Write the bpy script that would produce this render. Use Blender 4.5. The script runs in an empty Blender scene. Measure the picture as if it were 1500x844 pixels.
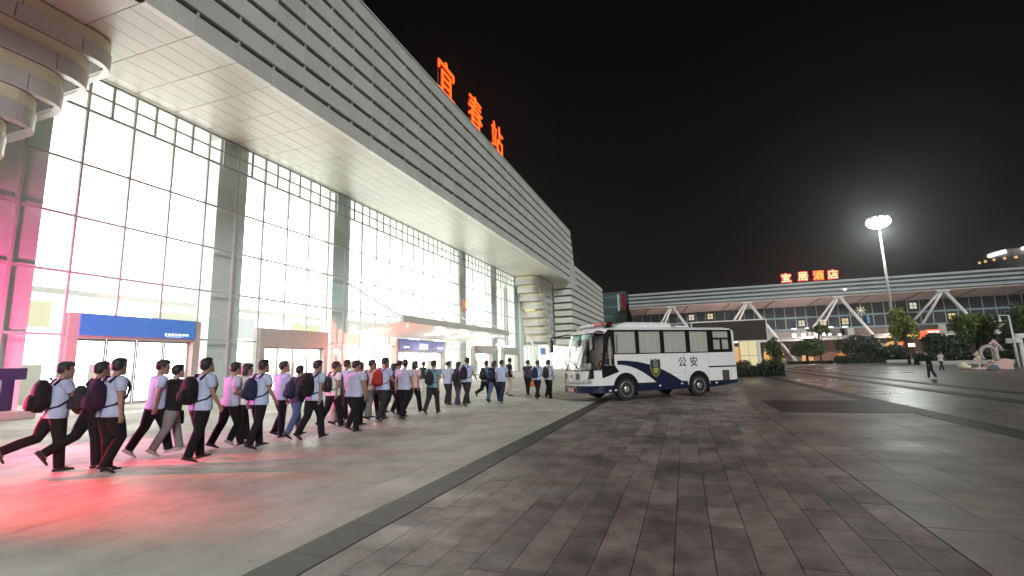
import bpy, bmesh, math, random
import numpy as np
from mathutils import Vector, Matrix, kdtree
random.seed(7); np.random.seed(7)
R = math.radians
sc = bpy.context.scene
col = sc.collection

# ---------------------------------------------------------------- camera, sky, sun, exposure
cam_d = bpy.data.cameras.new('camera'); cam = bpy.data.objects.new('camera', cam_d); col.objects.link(cam)
cam_d.sensor_width = 36.0; cam_d.lens = 36*703.16/1500
cam_d.clip_start = 0.05; cam_d.clip_end = 3000
_r = (0.94173676, 0.33528561, -0.02674751); _u = (0.07631557, -0.13554791, 0.98782726); _f = (-0.3275787, 0.9323145, 0.15323796)
cam.matrix_world = Matrix(((_r[0], _u[0], -_f[0], 0), (_r[1], _u[1], -_f[1], 0), (_r[2], _u[2], -_f[2], 1.6), (0, 0, 0, 1)))
sc.camera = cam
SUN_DIR = Vector((0.55, -0.70, 0.46)).normalized()      # towards the plaza floodlights behind the camera
w = bpy.data.worlds.new('World'); sc.world = w; w.use_nodes = True
nt = w.node_tree; bg = nt.nodes['Background']
sky = nt.nodes.new('ShaderNodeTexSky'); sky.sky_type = 'NISHITA'; sky.sun_disc = False
sky.sun_elevation = math.asin(SUN_DIR.z); sky.sun_rotation = math.atan2(SUN_DIR.x, SUN_DIR.y)
hs = nt.nodes.new('ShaderNodeHueSaturation'); hs.inputs['Saturation'].default_value = 0.12
nt.links.new(sky.outputs[0], hs.inputs['Color']); nt.links.new(hs.outputs[0], bg.inputs['Color'])
bg.inputs['Strength'].default_value = 0.0006
sd = bpy.data.lights.new('sun', 'SUN'); sd.energy = 2.25; sd.angle = R(16); sd.color = (0.98, 1.0, 0.98)
sun = bpy.data.objects.new('sun', sd); col.objects.link(sun)
sun.rotation_euler = SUN_DIR.to_track_quat('Z', 'Y').to_euler()
sc.view_settings.view_transform = 'Standard'; sc.view_settings.look = 'None'
sc.view_settings.exposure = 0.0; sc.view_settings.gamma = 1.0
sc.render.engine = 'CYCLES'
cy = sc.cycles
cy.use_denoising = True; cy.max_bounces = 6; cy.diffuse_bounces = 3; cy.glossy_bounces = 3; cy.transmission_bounces = 4
cy.transparent_max_bounces = 12; cy.sample_clamp_indirect = 6.0; cy.caustics_reflective = False; cy.caustics_refractive = False

# ---------------------------------------------------------------- materials
MATS = {}
def mat(name, c=(.5, .5, .5), rough=.6, metal=0.0, var=0.0, scale=6.0, bump=0.0, bscale=None, island=0.0, rvar=0.0, spec=.5, emit=None, es=1.0, stretch=None, stain=0.0):
    if name in MATS: return MATS[name]
    m = bpy.data.materials.new(name); m.use_nodes = True; MATS[name] = m
    t = m.node_tree; b = t.nodes['Principled BSDF']
    b.inputs['Base Color'].default_value = (*c, 1); b.inputs['Roughness'].default_value = rough
    b.inputs['Metallic'].default_value = metal; b.inputs['Specular IOR Level'].default_value = spec
    if emit is not None:
        b.inputs['Emission Color'].default_value = (*emit, 1); b.inputs['Emission Strength'].default_value = es
    N = t.nodes.new; L = t.links.new
    if var or bump or rvar:
        mp = N('ShaderNodeMapping')
        if stretch: tc = N('ShaderNodeTexCoord'); L(tc.outputs['Object'], mp.inputs[0])
        else: tc = N('ShaderNodeNewGeometry'); L(tc.outputs['Position'], mp.inputs[0])
        if stretch: mp.inputs['Scale'].default_value = stretch
        n = N('ShaderNodeTexNoise'); n.inputs['Scale'].default_value = scale; n.inputs['Detail'].default_value = 8; n.inputs['Roughness'].default_value = .65
        L(mp.outputs[0], n.inputs['Vector'])
    last = None
    if var:
        mr = N('ShaderNodeMapRange'); mr.inputs[1].default_value = .3; mr.inputs[2].default_value = .7; mr.inputs[3].default_value = 1-var; mr.inputs[4].default_value = 1+var
        L(n.outputs[0], mr.inputs[0]); last = mr.outputs[0]
    if island:
        g = N('ShaderNodeNewGeometry'); oi = N('ShaderNodeObjectInfo'); a = N('ShaderNodeMath'); a.operation = 'ADD'
        L(g.outputs['Random Per Island'], a.inputs[0]); L(oi.outputs['Random'], a.inputs[1])
        fr = N('ShaderNodeMath'); fr.operation = 'FRACT'; L(a.outputs[0], fr.inputs[0])
        mi = N('ShaderNodeMapRange'); mi.inputs[3].default_value = 1-island; mi.inputs[4].default_value = 1+island; L(fr.outputs[0], mi.inputs[0])
        if last is None: last = mi.outputs[0]
        else:
            mm = N('ShaderNodeMath'); mm.operation = 'MULTIPLY'; L(last, mm.inputs[0]); L(mi.outputs[0], mm.inputs[1]); last = mm.outputs[0]
    if stain:
        n4 = N('ShaderNodeTexNoise'); n4.inputs['Scale'].default_value = .55; n4.inputs['Detail'].default_value = 6; n4.inputs['Roughness'].default_value = .7; L(mp.outputs[0], n4.inputs['Vector'])
        ms = N('ShaderNodeMapRange'); ms.inputs[1].default_value = .36; ms.inputs[2].default_value = .56; ms.inputs[3].default_value = 1-stain; ms.inputs[4].default_value = 1.08; L(n4.outputs[0], ms.inputs[0])
        vo = N('ShaderNodeTexVoronoi'); vo.inputs['Scale'].default_value = 2.6; L(mp.outputs[0], vo.inputs['Vector'])      # trodden gum and spots
        vs_ = N('ShaderNodeMapRange'); vs_.inputs[1].default_value = .035; vs_.inputs[2].default_value = .055; vs_.inputs[3].default_value = .55; vs_.inputs[4].default_value = 1.0; L(vo.outputs['Distance'], vs_.inputs[0])
        m6 = N('ShaderNodeMath'); m6.operation = 'MULTIPLY'; L(last, m6.inputs[0]); L(vs_.outputs[0], m6.inputs[1]); last = m6.outputs[0]
        m5 = N('ShaderNodeMath'); m5.operation = 'MULTIPLY'; L(last, m5.inputs[0]); L(ms.outputs[0], m5.inputs[1]); last = m5.outputs[0]
    if last is not None:
        vm = N('ShaderNodeVectorMath'); vm.operation = 'SCALE'; vm.inputs[0].default_value = c; L(last, vm.inputs['Scale']); L(vm.outputs[0], b.inputs['Base Color'])
    if rvar:
        rr = N('ShaderNodeMapRange'); rr.inputs[1].default_value = .3; rr.inputs[2].default_value = .7; rr.inputs[3].default_value = max(.03, rough-rvar); rr.inputs[4].default_value = rough+rvar
        n2 = N('ShaderNodeTexNoise'); n2.inputs['Scale'].default_value = scale*.3; n2.inputs['Detail'].default_value = 5; L(mp.outputs[0], n2.inputs['Vector'])
        L(n2.outputs[0], rr.inputs[0]); L(rr.outputs[0], b.inputs['Roughness'])
    if bump:
        bp = N('ShaderNodeBump'); bp.inputs['Strength'].default_value = bump; bp.inputs['Distance'].default_value = .02
        if bscale:
            n3 = N('ShaderNodeTexNoise'); n3.inputs['Scale'].default_value = bscale; n3.inputs['Detail'].default_value = 4; L(mp.outputs[0], n3.inputs['Vector']); L(n3.outputs[0], bp.inputs['Height'])
        else: L(n.outputs[0], bp.inputs['Height'])
        L(bp.outputs[0], b.inputs['Normal'])
    return m
def emis(name, c, s):
    if name in MATS: return MATS[name]
    m = bpy.data.materials.new(name); m.use_nodes = True; MATS[name] = m; t = m.node_tree
    for n in list(t.nodes): t.nodes.remove(n)
    e = t.nodes.new('ShaderNodeEmission'); e.inputs[0].default_value = (*c, 1); e.inputs[1].default_value = s
    o = t.nodes.new('ShaderNodeOutputMaterial'); t.links.new(e.outputs[0], o.inputs[0]); return m
def glass(name, tint=(1, 1, 1), f0=.06, rough=.02, ior=1.45):
    if name in MATS: return MATS[name]
    m = bpy.data.materials.new(name); m.use_nodes = True; MATS[name] = m; t = m.node_tree
    for n in list(t.nodes): t.nodes.remove(n)
    N = t.nodes.new; L = t.links.new
    tr = N('ShaderNodeBsdfTransparent'); tr.inputs[0].default_value = (*tint, 1)
    gl = N('ShaderNodeBsdfGlossy'); gl.inputs['Roughness'].default_value = rough; gl.inputs[0].default_value = (1, 1, 1, 1)
    lw = N('ShaderNodeLayerWeight'); lw.inputs['Blend'].default_value = .5
    pw = N('ShaderNodeMath'); pw.operation = 'POWER'; pw.inputs[1].default_value = 4.5; L(lw.outputs['Facing'], pw.inputs[0])
    fr = N('ShaderNodeMapRange'); q = ((ior-1)/(ior+1))**2; fr.inputs[3].default_value = q; fr.inputs[4].default_value = .75; L(pw.outputs[0], fr.inputs[0])
    mx = N('ShaderNodeMixShader'); o = N('ShaderNodeOutputMaterial')
    L(fr.outputs[0], mx.inputs[0]); L(tr.outputs[0], mx.inputs[1]); L(gl.outputs[0], mx.inputs[2]); L(mx.outputs[0], o.inputs[0]); return m

# ---------------------------------------------------------------- mesh helpers
class MB:
    def __init__(s, off=(0, 0, 0)): s.v = []; s.f = []; s.m = []; s.off = Vector(off); s.cur = 0
    def add(s, vs, fs):
        o = len(s.v); s.v += [tuple(Vector(p)-s.off) for p in vs]; s.f += [tuple(i+o for i in f) for f in fs]; s.m += [s.cur]*len(fs); return s
    def box(s, x0, x1, y0, y1, z0, z1):
        return s.add([(x0, y0, z0), (x1, y0, z0), (x1, y1, z0), (x0, y1, z0), (x0, y0, z1), (x1, y0, z1), (x1, y1, z1), (x0, y1, z1)],
                     [(0, 3, 2, 1), (4, 5, 6, 7), (0, 1, 5, 4), (1, 2, 6, 5), (2, 3, 7, 6), (3, 0, 4, 7)])
    def quad(s, a, b, c, d): return s.add([a, b, c, d], [(0, 1, 2, 3)])
    def prism(s, poly, d):      # planar polygon extruded by the vector d
        n = len(poly); d = Vector(d); P = [Vector(p) for p in poly]
        return s.add(P+[p+d for p in P], [tuple(range(n))[::-1], tuple(range(n, 2*n))]+[(i, (i+1) % n, n+(i+1) % n, n+i) for i in range(n)])
    def tube(s, pts, rad, n=8, cap=True, el=1.0):
        P = [Vector(p) for p in pts]; k = len(P); rad = rad if hasattr(rad, '__len__') else [rad]*k
        vs = []; prev = None
        for i in range(k):
            t = (P[min(i+1, k-1)]-P[max(i-1, 0)]).normalized()
            if prev is None: a = t.orthogonal().normalized() if abs(t.z) > .9 else t.cross(Vector((0, 0, 1))).normalized()
            else: a = (prev-t*prev.dot(t)).normalized()
            prev = a; b = t.cross(a)
            for j in range(n):
                th = 2*math.pi*j/n; vs.append(P[i]+(a*math.cos(th)+b*math.sin(th)*el)*rad[i])
        fs = [(i*n+j, i*n+(j+1) % n, (i+1)*n+(j+1) % n, (i+1)*n+j) for i in range(k-1) for j in range(n)]
        if cap: fs += [tuple(range(n))[::-1], tuple((k-1)*n+j for j in range(n))]
        return s.add(vs, fs)
    def loft(s, rings, cap=True):
        n = len(rings[0]); vs = [p for r in rings for p in r]
        fs = [(i*n+j, i*n+(j+1) % n, (i+1)*n+(j+1) % n, (i+1)*n+j) for i in range(len(rings)-1) for j in range(n)]
        if cap: fs += [tuple(range(n))[::-1], tuple((len(rings)-1)*n+j for j in range(n))]
        return s.add(vs, fs)
    def ell(s, c, r, n=12, k=8, M=None):
        c = Vector(c); rings = []
        for i in range(k+1):
            ph = -math.pi/2+math.pi*min(max(i/k, .02), .98); ring = []
            for j in range(n):
                th = 2*math.pi*j/n; p = Vector((r[0]*math.cos(ph)*math.cos(th), r[1]*math.cos(ph)*math.sin(th), r[2]*math.sin(ph)))
                ring.append(c+(M @ p if M else p))
            rings.append(ring)
        return s.loft(rings)
    def mesh(s, name, mats, smooth=False):
        me = bpy.data.meshes.new(name); me.from_pydata(s.v, [], s.f)
        for m in (mats if isinstance(mats, (list, tuple)) else [mats]): me.materials.append(m)
        if any(s.m): me.polygons.foreach_set('material_index', s.m)
        if smooth: me.polygons.foreach_set('use_smooth', [True]*len(me.polygons))
        me.update(); return me
    def build(s, name, mats, parent=None, loc=(0, 0, 0), smooth=False, bevel=0, **tags):
        o = bpy.data.objects.new(name, s.mesh(name, mats, smooth)); col.objects.link(o); o.parent = parent; o.location = loc
        if bevel:
            b = o.modifiers.new('bevel', 'BEVEL'); b.width = bevel; b.segments = 2; b.limit_method = 'ANGLE'; b.angle_limit = R(40)
        for k, v in tags.items(): o[k] = v
        return o
def put(me, name, parent, loc=(0, 0, 0), rot=None, **tags):
    o = bpy.data.objects.new(name, me); col.objects.link(o); o.parent = parent; o.location = loc
    if rot: o.rotation_euler = rot
    for k, v in tags.items(): o[k] = v
    return o
def thing(name, label, cat, loc=(0, 0, 0), rotz=0.0, group=None):
    o = bpy.data.objects.new(name, None); col.objects.link(o); o.location = loc; o.rotation_euler = (0, 0, rotz)
    o['label'] = label; o['category'] = cat
    if group: o['group'] = group
    return o
def tag(o, label, cat, group=None):
    o['label'] = label; o['category'] = cat
    if group: o['group'] = group
    return o
_cache = {}
def boxmesh(dx, dy, dz, m, key=''):
    k = (round(dx, 3), round(dy, 3), round(dz, 3), m.name, key)
    if k not in _cache: _cache[k] = MB().box(-dx/2, dx/2, -dy/2, dy/2, -dz/2, dz/2).mesh('piece', m)
    return _cache[k]
_fc = bpy.data.curves.new('lettering_source', 'FONT'); _fo = bpy.data.objects.new('lettering_source', _fc)
def glyph(ch, size, depth, mats, offset=0.0, key=''):
    """one character as a mesh, centred on its own box, in the xy plane, extruded along z"""
    k = (ch, size, depth, offset, tuple(m.name for m in mats))
    if k in _cache: return _cache[k]
    if _fo.name not in col.objects: col.objects.link(_fo)
    _fc.body = ch; _fc.size = size; _fc.extrude = depth/2; _fc.offset = offset; _fc.resolution_u = 3
    dg = bpy.context.evaluated_depsgraph_get(); dg.update()
    me = bpy.data.meshes.new_from_object(_fo.evaluated_get(dg))
    v = np.empty(len(me.vertices)*3); me.vertices.foreach_get('co', v); v = v.reshape(-1, 3); c = (v.min(0)+v.max(0))/2; v -= c
    me.vertices.foreach_set('co', v.ravel()); me.materials.clear()
    for m in mats: me.materials.append(m)
    me.name = 'lettering'; _cache[k] = me; col.objects.unlink(_fo); return me

# ---------------------------------------------------------------- common materials
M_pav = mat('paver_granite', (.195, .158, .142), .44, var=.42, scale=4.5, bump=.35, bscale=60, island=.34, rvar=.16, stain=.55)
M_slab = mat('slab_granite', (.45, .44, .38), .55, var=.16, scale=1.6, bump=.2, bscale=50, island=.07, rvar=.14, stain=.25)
M_slab2 = mat('smooth_granite', (.18, .152, .132), .44, var=.3, scale=1.6, bump=.2, bscale=60, island=.2, rvar=.12, stain=.35)
M_strip = mat('dark_granite', (.035, .028, .027), .5, var=.3, scale=5, bump=.25, bscale=70, island=.15)
M_alu = mat('aluminium_panel', (.62, .63, .585), .5, .1, var=.10, scale=.45, island=.06)
M_alu_dark = mat('dark_recess', (.13, .135, .13), .6)
M_soffit = mat('soffit_panel_paint', (.50, .495, .43), .38, var=.04, scale=.6, island=.03)
M_frame = mat('mullion_metal', (.50, .52, .505), .45, .05)
M_darkframe = mat('clerestory_metal', (.34, .375, .375), .45, .05)
M_column = mat('column_cladding', (.72, .81, .79), .5, 0, var=.06, scale=.5)
M_stone = mat('portal_stone', (.50, .455, .42), .5, var=.12, scale=4, bump=.1)
M_white = mat('white_paint', (.78, .78, .76), .35, var=.03, scale=2)
M_black = mat('black_plastic', (.018, .018, .02), .4)
M_rubber = mat('tyre_rubber', (.02, .02, .02), .8, bump=.2, scale=40)
M_steel = mat('brushed_steel', (.55, .55, .54), .3, .9, var=.06, scale=12)
G_facade = glass('facade_glass', (.97, .99, .98))
E_hall = emis('glow_hall_wall', (1.0, .985, .925), 6.6)  # the wall itself glows, standing in for the hall's lighting
M_hallfloor = mat('hall_floor', (.6, .58, .54), .25)
M_blue = mat('blue_sign_face', (.04, .17, .50), .35, emit=(.05, .20, .60), es=.45)
M_navy_sign = mat('navy_sign_face', (.02, .03, .16), .35, emit=(.05, .06, .32), es=.5)
E_white = emis('white_lettering_light', (.9, .95, 1.0), 1.6)
E_red = emis('red_tube_light', (1.0, .02, .005), 1.5)
E_orange = emis('orange_tube_light', (1.0, .115, .010), 2.4)
M_trunk = mat('tree_bark', (.07, .055, .04), .9, var=.3, scale=8, bump=.5)
M_concrete = mat('pale_concrete', (.42, .41, .39), .7, var=.1, scale=2)

# ---------------------------------------------------------------- ground
def ground_material():
    m = mat('plaza_paving', (.15, .130, .108), .32, var=.22, scale=.35, bump=.15, bscale=30, rvar=.12)
    t = m.node_tree; N = t.nodes.new; L = t.links.new
    b = t.nodes['Principled BSDF']; src = b.inputs['Base Color'].links[0].from_socket
    tc = N('ShaderNodeTexCoord'); br = N('ShaderNodeTexBrick'); br.inputs['Scale'].default_value = 1.0
    mp = N('ShaderNodeMapping'); mp.inputs['Rotation'].default_value = (0, 0, R(90)); L(tc.outputs['Object'], mp.inputs[0]); L(mp.outputs[0], br.inputs['Vector'])
    br.inputs['Brick Width'].default_value = .9; br.inputs['Row Height'].default_value = .6; br.inputs['Mortar Size'].default_value = .012
    br.inputs['Color1'].default_value = (.95, .95, .95, 1); br.inputs['Color2'].default_value = (1.1, 1.1, 1.1, 1); br.inputs['Mortar'].default_value = (.55, .55, .55, 1)
    mu = N('ShaderNodeVectorMath'); mu.operation = 'MULTIPLY'; L(src, mu.inputs[0]); L(br.outputs['Color'], mu.inputs[1]); L(mu.outputs[0], b.inputs['Base Color'])
    return m
g = MB().quad((-900, -300, 0), (900, -300, 0), (900, 1500, 0), (-900, 1500, 0)).build('plaza', ground_material(), loc=(0, 0, -.02))
g['kind'] = 'structure'; g['label'] = 'wide paved station plaza of grey granite'
def paving(parent, name, x0, x1, y0, y1, dx, dy, m, near, gap=.007, stagger=.5, z=0.0, tilt=.0012):
    """slabs in running bond along y; the ones nearest the camera are objects, the rest one joined part"""
    me = boxmesh(dx-gap, dy-gap, .03, m, name); cells = []
    nx = int(round((x1-x0)/dx))
    for i in range(nx):
        o = (random.random() if stagger == 1 else (i % 2)*stagger)*dy
        y = y0-o
        while y < y1:
            cells.append((x0+dx*(i+.5), y+dy/2)); y += dy
    def seen(c):
        p = Vector((c[0], c[1], 0))-Vector((0, 0, 1.6)); d = p.dot(Vector(_f))
        if d < .4: return 1e9
        u = p.dot(Vector(_r))/d; v = p.dot(Vector(_u))/d
        return (p.length if abs(u) < 1.12 and v > -.66 else 1e8+p.length)
    cells.sort(key=seen)
    for c in cells[:near]:
        o = put(me, name, parent, (c[0], c[1], z-.015+.02+random.uniform(-.0015, .0015)), (random.gauss(0, tilt), random.gauss(0, tilt), 0))
    mb = MB()
    for c in cells[near:]:
        h = z+random.uniform(-.0015, .0015)+.02
        mb.box(c[0]-(dx-gap)/2, c[0]+(dx-gap)/2, c[1]-(dy-gap)/2, c[1]+(dy-gap)/2, h-.03, h)
    mb.build(name, m, parent, kind='stuff')
paving(g, 'paver', -2.97, 1.95, 2.2, 30, .3075, .62, M_pav, 290, stagger=1)
paving(g, 'smooth_slab', 1.96, 5.56, 3.0, 30, .6, .9, M_slab2, 130, stagger=.5)
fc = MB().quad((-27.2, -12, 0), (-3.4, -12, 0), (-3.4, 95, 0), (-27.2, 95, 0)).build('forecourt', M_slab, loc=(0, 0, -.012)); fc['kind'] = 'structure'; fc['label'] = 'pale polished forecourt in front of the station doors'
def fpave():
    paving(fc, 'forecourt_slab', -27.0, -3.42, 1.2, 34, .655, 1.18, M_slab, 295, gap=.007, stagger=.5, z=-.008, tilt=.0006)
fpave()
bands = thing('paving_band', 'long dark granite bands set into the plaza paving', 'paving band', (0, 0, 0)); del bands['category']; bands['kind'] = 'structure'
def band(x0, x1, y0, y1, step, z=.003):
    me = boxmesh((x1-x0)-.006, step-.008, .03, M_strip); n = int((y1-y0)/step)
    mb = MB()
    for i in range(n):
        y = y0+step*(i+.5)
        if y < 22: put(me, 'band_slab', bands, ((x0+x1)/2, y, z-.015))
        else: mb.box(x0+.003, x1-.003, y-step/2+.004, y+step/2-.004, z-.03, z)
    if mb.v: mb.build('band_slab', M_strip, bands, kind='stuff')
band(-3.41, -2.98, 2, 60, .8)
band(5.57, 6.2, 8, 70, .8); band(9.3, 9.9, 12, 90, 1.0); band(11.2, 11.8, 16, 90, 1.0)
me = boxmesh(.63, .63, .03, M_strip)
for i in range(5):
    for j in range(6): put(me, 'band_slab', bands, (2.5+.315+i*.637-.02, 15.75+.33+j*.66, .006-.015+.003))

# ---------------------------------------------------------------- the station
SO = Vector((-27.3, 34.0, 0))
st = thing('station_building', 'long railway station with a glowing glass hall under a louvred overhanging upper storey', 'railway station', SO)
def SB(): return MB(SO)
def sp(x, y, z): return Vector((x, y, z))-SO
FX = -27.3                      # glass plane
ZT = [0.0, 3.46, 6.43, 9.18, 11.88, 14.72, 16.6]
COLY = [0.85, 11.95, 22.85, 33.9, 58.6, 70.1, 80.6]
BAYN = [5, 5, 5, 11, 5, 5]
# shell of the hall
SB().box(-37, FX-.15, -8, 92, -.05, .02).build('hall_floor', M_hallfloor, st)
SB().box(-37, FX+.02, -8, 92, 16.75, 17.2).build('hall_ceiling', M_white, st)
SB().box(-37.3, -37, -8, 92, 0, 17).build('glow_hall_wall', E_hall, st)
SB().box(-37, -28.8, -8.3, -8, 0, 17).build('end_wall', M_white, st)
SB().box(-37, -27.3, 92, 92.3, 0, 17).build('end_wall', M_white, st)
me = boxmesh(1.15, 2.16, 16.7, M_column)
for y in COLY: put(me, 'column', st, sp(FX-.95, y, 8.36))
# portals: y0, y1, header bottom, header top, sign kind
PORT = [(14.22, 20.78, 3.32, 4.5, 'blue'), (25.1, 31.75, 3.14, 4.4, None), (41.6, 52.2, 3.0, 4.3, 'navy'), (60.75, 67.6, 3.1, 4.1, None), (72.3, 79.3, 3.0, 4.05, None)]
def in_portal(y0, y1): return any(a < (y0+y1)/2 < b for a, b, *_ in PORT)
ys_all = []
for b in range(6):
    y0, y1, n = COLY[b], COLY[b+1], BAYN[b]
    ys = [y0+(y1-y0)*i/n for i in range(n+1)]; ys_all += ys[:-1]
    for i in range(n):
        a, c = ys[i], ys[i+1]
        for r in range(6):
            z0, z1 = ZT[r], ZT[r+1]
            if r == 0 and in_portal(a, c): continue
            if r == 1 and in_portal(a, c): z0 = 4.5
            if r < 5:
                put(boxmesh(.012, c-a-.05, z1-z0-.05, G_facade), 'pane', st, sp(FX-.02, (a+c)/2, (z0+z1)/2))
            elif y0 > 5:
                for q in (0, 1):
                    for s in (0, 1):
                        put(boxmesh(.012, (c-a)/2-.07, .86, G_facade), 'clerestory_pane', st, sp(FX-.02, a+(c-a)*(.25+.5*q), 15.2+.94*s))
        if y0 > 5: put(boxmesh(.10, .10, 1.86, M_darkframe), 'clerestory_bar', st, sp(FX, (a+c)/2, 15.66))
    for z in ZT[1:5]: put(boxmesh(.09, y1-y0-.07, .11, M_frame), 'transom', st, sp(FX+.012, (y0+y1)/2, z))
    put(boxmesh(.11, y1-y0-.07, .12, M_darkframe), 'transom', st, sp(FX+.014, (y0+y1)/2, 14.72))
    if y0 > 5:
        put(boxmesh(.09, y1-y0-.07, .10, M_darkframe), 'transom', st, sp(FX+.003, (y0+y1)/2, 15.66))
        put(boxmesh(.10, y1-y0-.07, .14, M_darkframe), 'transom', st, sp(FX+.003, (y0+y1)/2, 16.54))
ys_all.append(COLY[-1])
for y in ys_all:
    if in_portal(y-.01, y+.01): put(boxmesh(.14, .10, 16.6-4.5, M_frame), 'mullion', st, sp(FX+.02, y, (16.6+4.5)/2))
    else: put(boxmesh(.14, .10, 16.6, M_frame), 'mullion', st, sp(FX+.02, y, 8.3))
# plinth and portals with their doors
def portal(y0, y1, zb, zt, sign):
    jw = .42; x0, x1 = FX-.35, FX+.30
    p = SB().box(x0, x1, y0, y0+jw, 0, zt).box(x0, x1, y1-jw, y1, 0, zt).box(x0, x1, y0+jw, y1-jw, zb, zt).build('portal', M_stone, st)
    n = 4 if y1-y0 < 8 else 6; a, b = y0+jw, y1-jw; wd = (b-a)/n
    lm = MB().box(-.03, .03, -wd/2+.015, -wd/2+.085, 0, zb-.04).box(-.03, .03, wd/2-.085, wd/2-.015, 0, zb-.04).box(-.03, .03, -wd/2+.085, wd/2-.085, 0, .10).box(-.03, .03, -wd/2+.085, wd/2-.085, zb-.16, zb-.04).box(.03, .07, wd/2-.15, wd/2-.12, .8, 1.6).mesh('door_leaf', M_steel)
    gm = boxmesh(.012, wd-.17, zb-.28, G_facade)
    for i in range(n):
        yc = a+wd*(i+.5)
        d = put(lm, 'door_leaf', p, sp(FX-.1, yc, .03)); put(gm, 'pane', d, (0, 0, (zb-.08)/2))
    if sign:
        sy0, sy1 = y0+jw, y1-jw
        s = SB().box(x1, x1+.10, sy0, sy1, zb+.12, zt-.04).build('sign_panel', M_blue if sign == 'blue' else M_navy_sign, p)
        mb = SB(); X = x1+.104
        random.seed(3)
        if sign == 'blue':
            y = sy1-1.75
            for i in range(7):
                wl = random.choice((.12, .18, .15)); mb.box(X, X+.004, y, y+wl, zb+.26, zb+.38); y += wl+.05
            mb.box(X, X+.004, sy1-1.7, sy1-.8, zb+.19, zb+.215)
        else:
            yc = (sy0+sy1)/2
            for i in range(3):
                for (dy0, dy1, dz0, dz1) in ((0, .5, .55, .63), (0, .5, .3, .37), (0, .07, .12, .66), (.43, .5, .12, .66), (.2, .28, .08, .72), (0, .5, .1, .16)):
                    mb.box(X, X+.004+.001*i, yc-.95+i*.63+dy0, yc-.95+i*.63+dy1, zb+.14+dz0*1.1, zb+.14+dz1*1.1)
            for yy in (sy0+.7, sy1-1.9):
                mb.prism([(X, yy, zb+.45), (X, yy+.3, zb+.62), (X, yy+.3, zb+.53), (X, yy+1.15, zb+.53), (X, yy+1.15, zb+.37), (X, yy+.3, zb+.37), (X, yy+.3, zb+.28)], (.004, 0, 0))
        mb.build('lettering', E_white, p)
for a in PORT: portal(*a)
random.seed(11)
# soffit panels, fascia panels with brackets
SY0, SYN, SDY = 11.7, 37, 2.175
YE = SY0+SYN*SDY                # far end of the overhang
FZ = [16.6, 17.62, 18.97, 20.32, 21.67, 23.04, 24.42, 25.78, 27.2]
SB().box(-36, -19.86, -14, YE, 16.72, 17.0).build('soffit_backing', M_soffit, st)
SB().box(-27.25, -19.72, -14, SY0-.03, 16.6, 16.71).build('soffit_panel', M_soffit, st)
xs = [-27.22+i*(7.5/8) for i in range(9)]
me = boxmesh(7.5/8-.022, SDY-.03, .05, M_soffit)
for j in range(SYN):
    for i in range(8): put(me, 'soffit_panel', st, sp((xs[i]+xs[i+1])/2, SY0+SDY*(j+.5), 16.64+random.uniform(-.003, .003)))
SB().box(-20.6, -20.12, -14, YE, 16.72, 27.0).build('fascia_backing', M_alu_dark, st)
SB().box(-36, -19.9, -14, YE-.4, 27.0, 27.18).build('roof_slab', M_alu, st)
GAP = .27
def fpanel(k):
    z0 = FZ[k]+(GAP if k else 0); z1 = FZ[k+1]; h = z1-z0; L = SDY-.028
    # slab with a small return at the bottom, leaning out a little at its foot
    return MB().prism([(0, -L/2, -h/2), (-.06, -L/2, h/2), (-.12, -L/2, h/2), (-.34, -L/2, -h/2+.07), (-.34, -L/2, -h/2)], (0, L, 0)).mesh('fascia_panel', M_alu), z0+h/2
PM = [fpanel(k) for k in range(8)]
bm_ = boxmesh(.12, .085, GAP+.06, mat('bracket_metal', (.6, .61, .6), .4, .2))
for j in range(-11, SYN):
    for k in range(8):
        yc = SY0+SDY*(j+.5)
        if j < 0 and j > -11: continue
        if j == -11: continue
        put(PM[k][0], 'fascia_panel', st, sp(-19.7, yc+random.uniform(-.004, .004), PM[k][1]))
        if k: put(bm_, 'bracket', st, sp(-19.83, SY0+SDY*j+.12, FZ[k]+GAP/2))
mb = SB()
for k in range(8):      # the same bands where they run on behind the viewer
    z0 = FZ[k]+(GAP if k else 0); mb.box(-20.0, -19.72, -14, SY0-.02, z0, FZ[k+1])
mb.build('fascia_panel', M_alu, st)
SB().box(-20.4, -19.68, -14, YE, 27.2, 27.32).build('roof_cap', M_alu, st)
# stepped end of each fascia row
mb = SB()
for k in range(8):
    z0 = FZ[k]+(GAP if k else 0); e = .25+.52*(7-k)
    mb.box(-30, -19.74, YE+.01, YE+e, z0, FZ[k+1]); mb.box(-30, -20.15, YE+.01, YE+e-.15, z0-GAP, z0)
mb.build('fascia_end', M_alu, st)
# curved corner blocks under the overhang
def strip_wall(mb, poly, z0, z1, th, lean=0.0):
    P = [Vector((x, y, 0)) for x, y in poly]; n = len(P); nor = []
    for i in range(n):
        t = (P[min(i+1, n-1)]-P[max(i-1, 0)]).normalized(); nor.append(Vector((t.y, -t.x, 0)))
    vs = []
    for i in range(n):
        o = P[i]; q = P[i]-nor[i]*th; l = nor[i]*lean
        vs += [o-l+Vector((0, 0, z0)), o+Vector((0, 0, z1)), q+Vector((0, 0, z1)), q-l+Vector((0, 0, z0))]
    fs = [(i*4+a, i*4+(a+1) % 4, i*4+4+(a+1) % 4, i*4+4+a) for i in range(n-1) for a in range(4)]+[(0, 3, 2, 1), ((n-1)*4, (n-1)*4+1, (n-1)*4+2, (n-1)*4+3)]
    mb.add(vs, fs)
M_band = mat('curved_band_panel', (.52, .50, .48), .36, .2, var=.05, scale=.7, island=.04)
M_strip_p = mat('recessed_strip_lit_tone', (.66, .61, .43), .3, .1, var=.06, scale=1)  # window strip lit by the hall, its light put in as pale yellow
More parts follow.
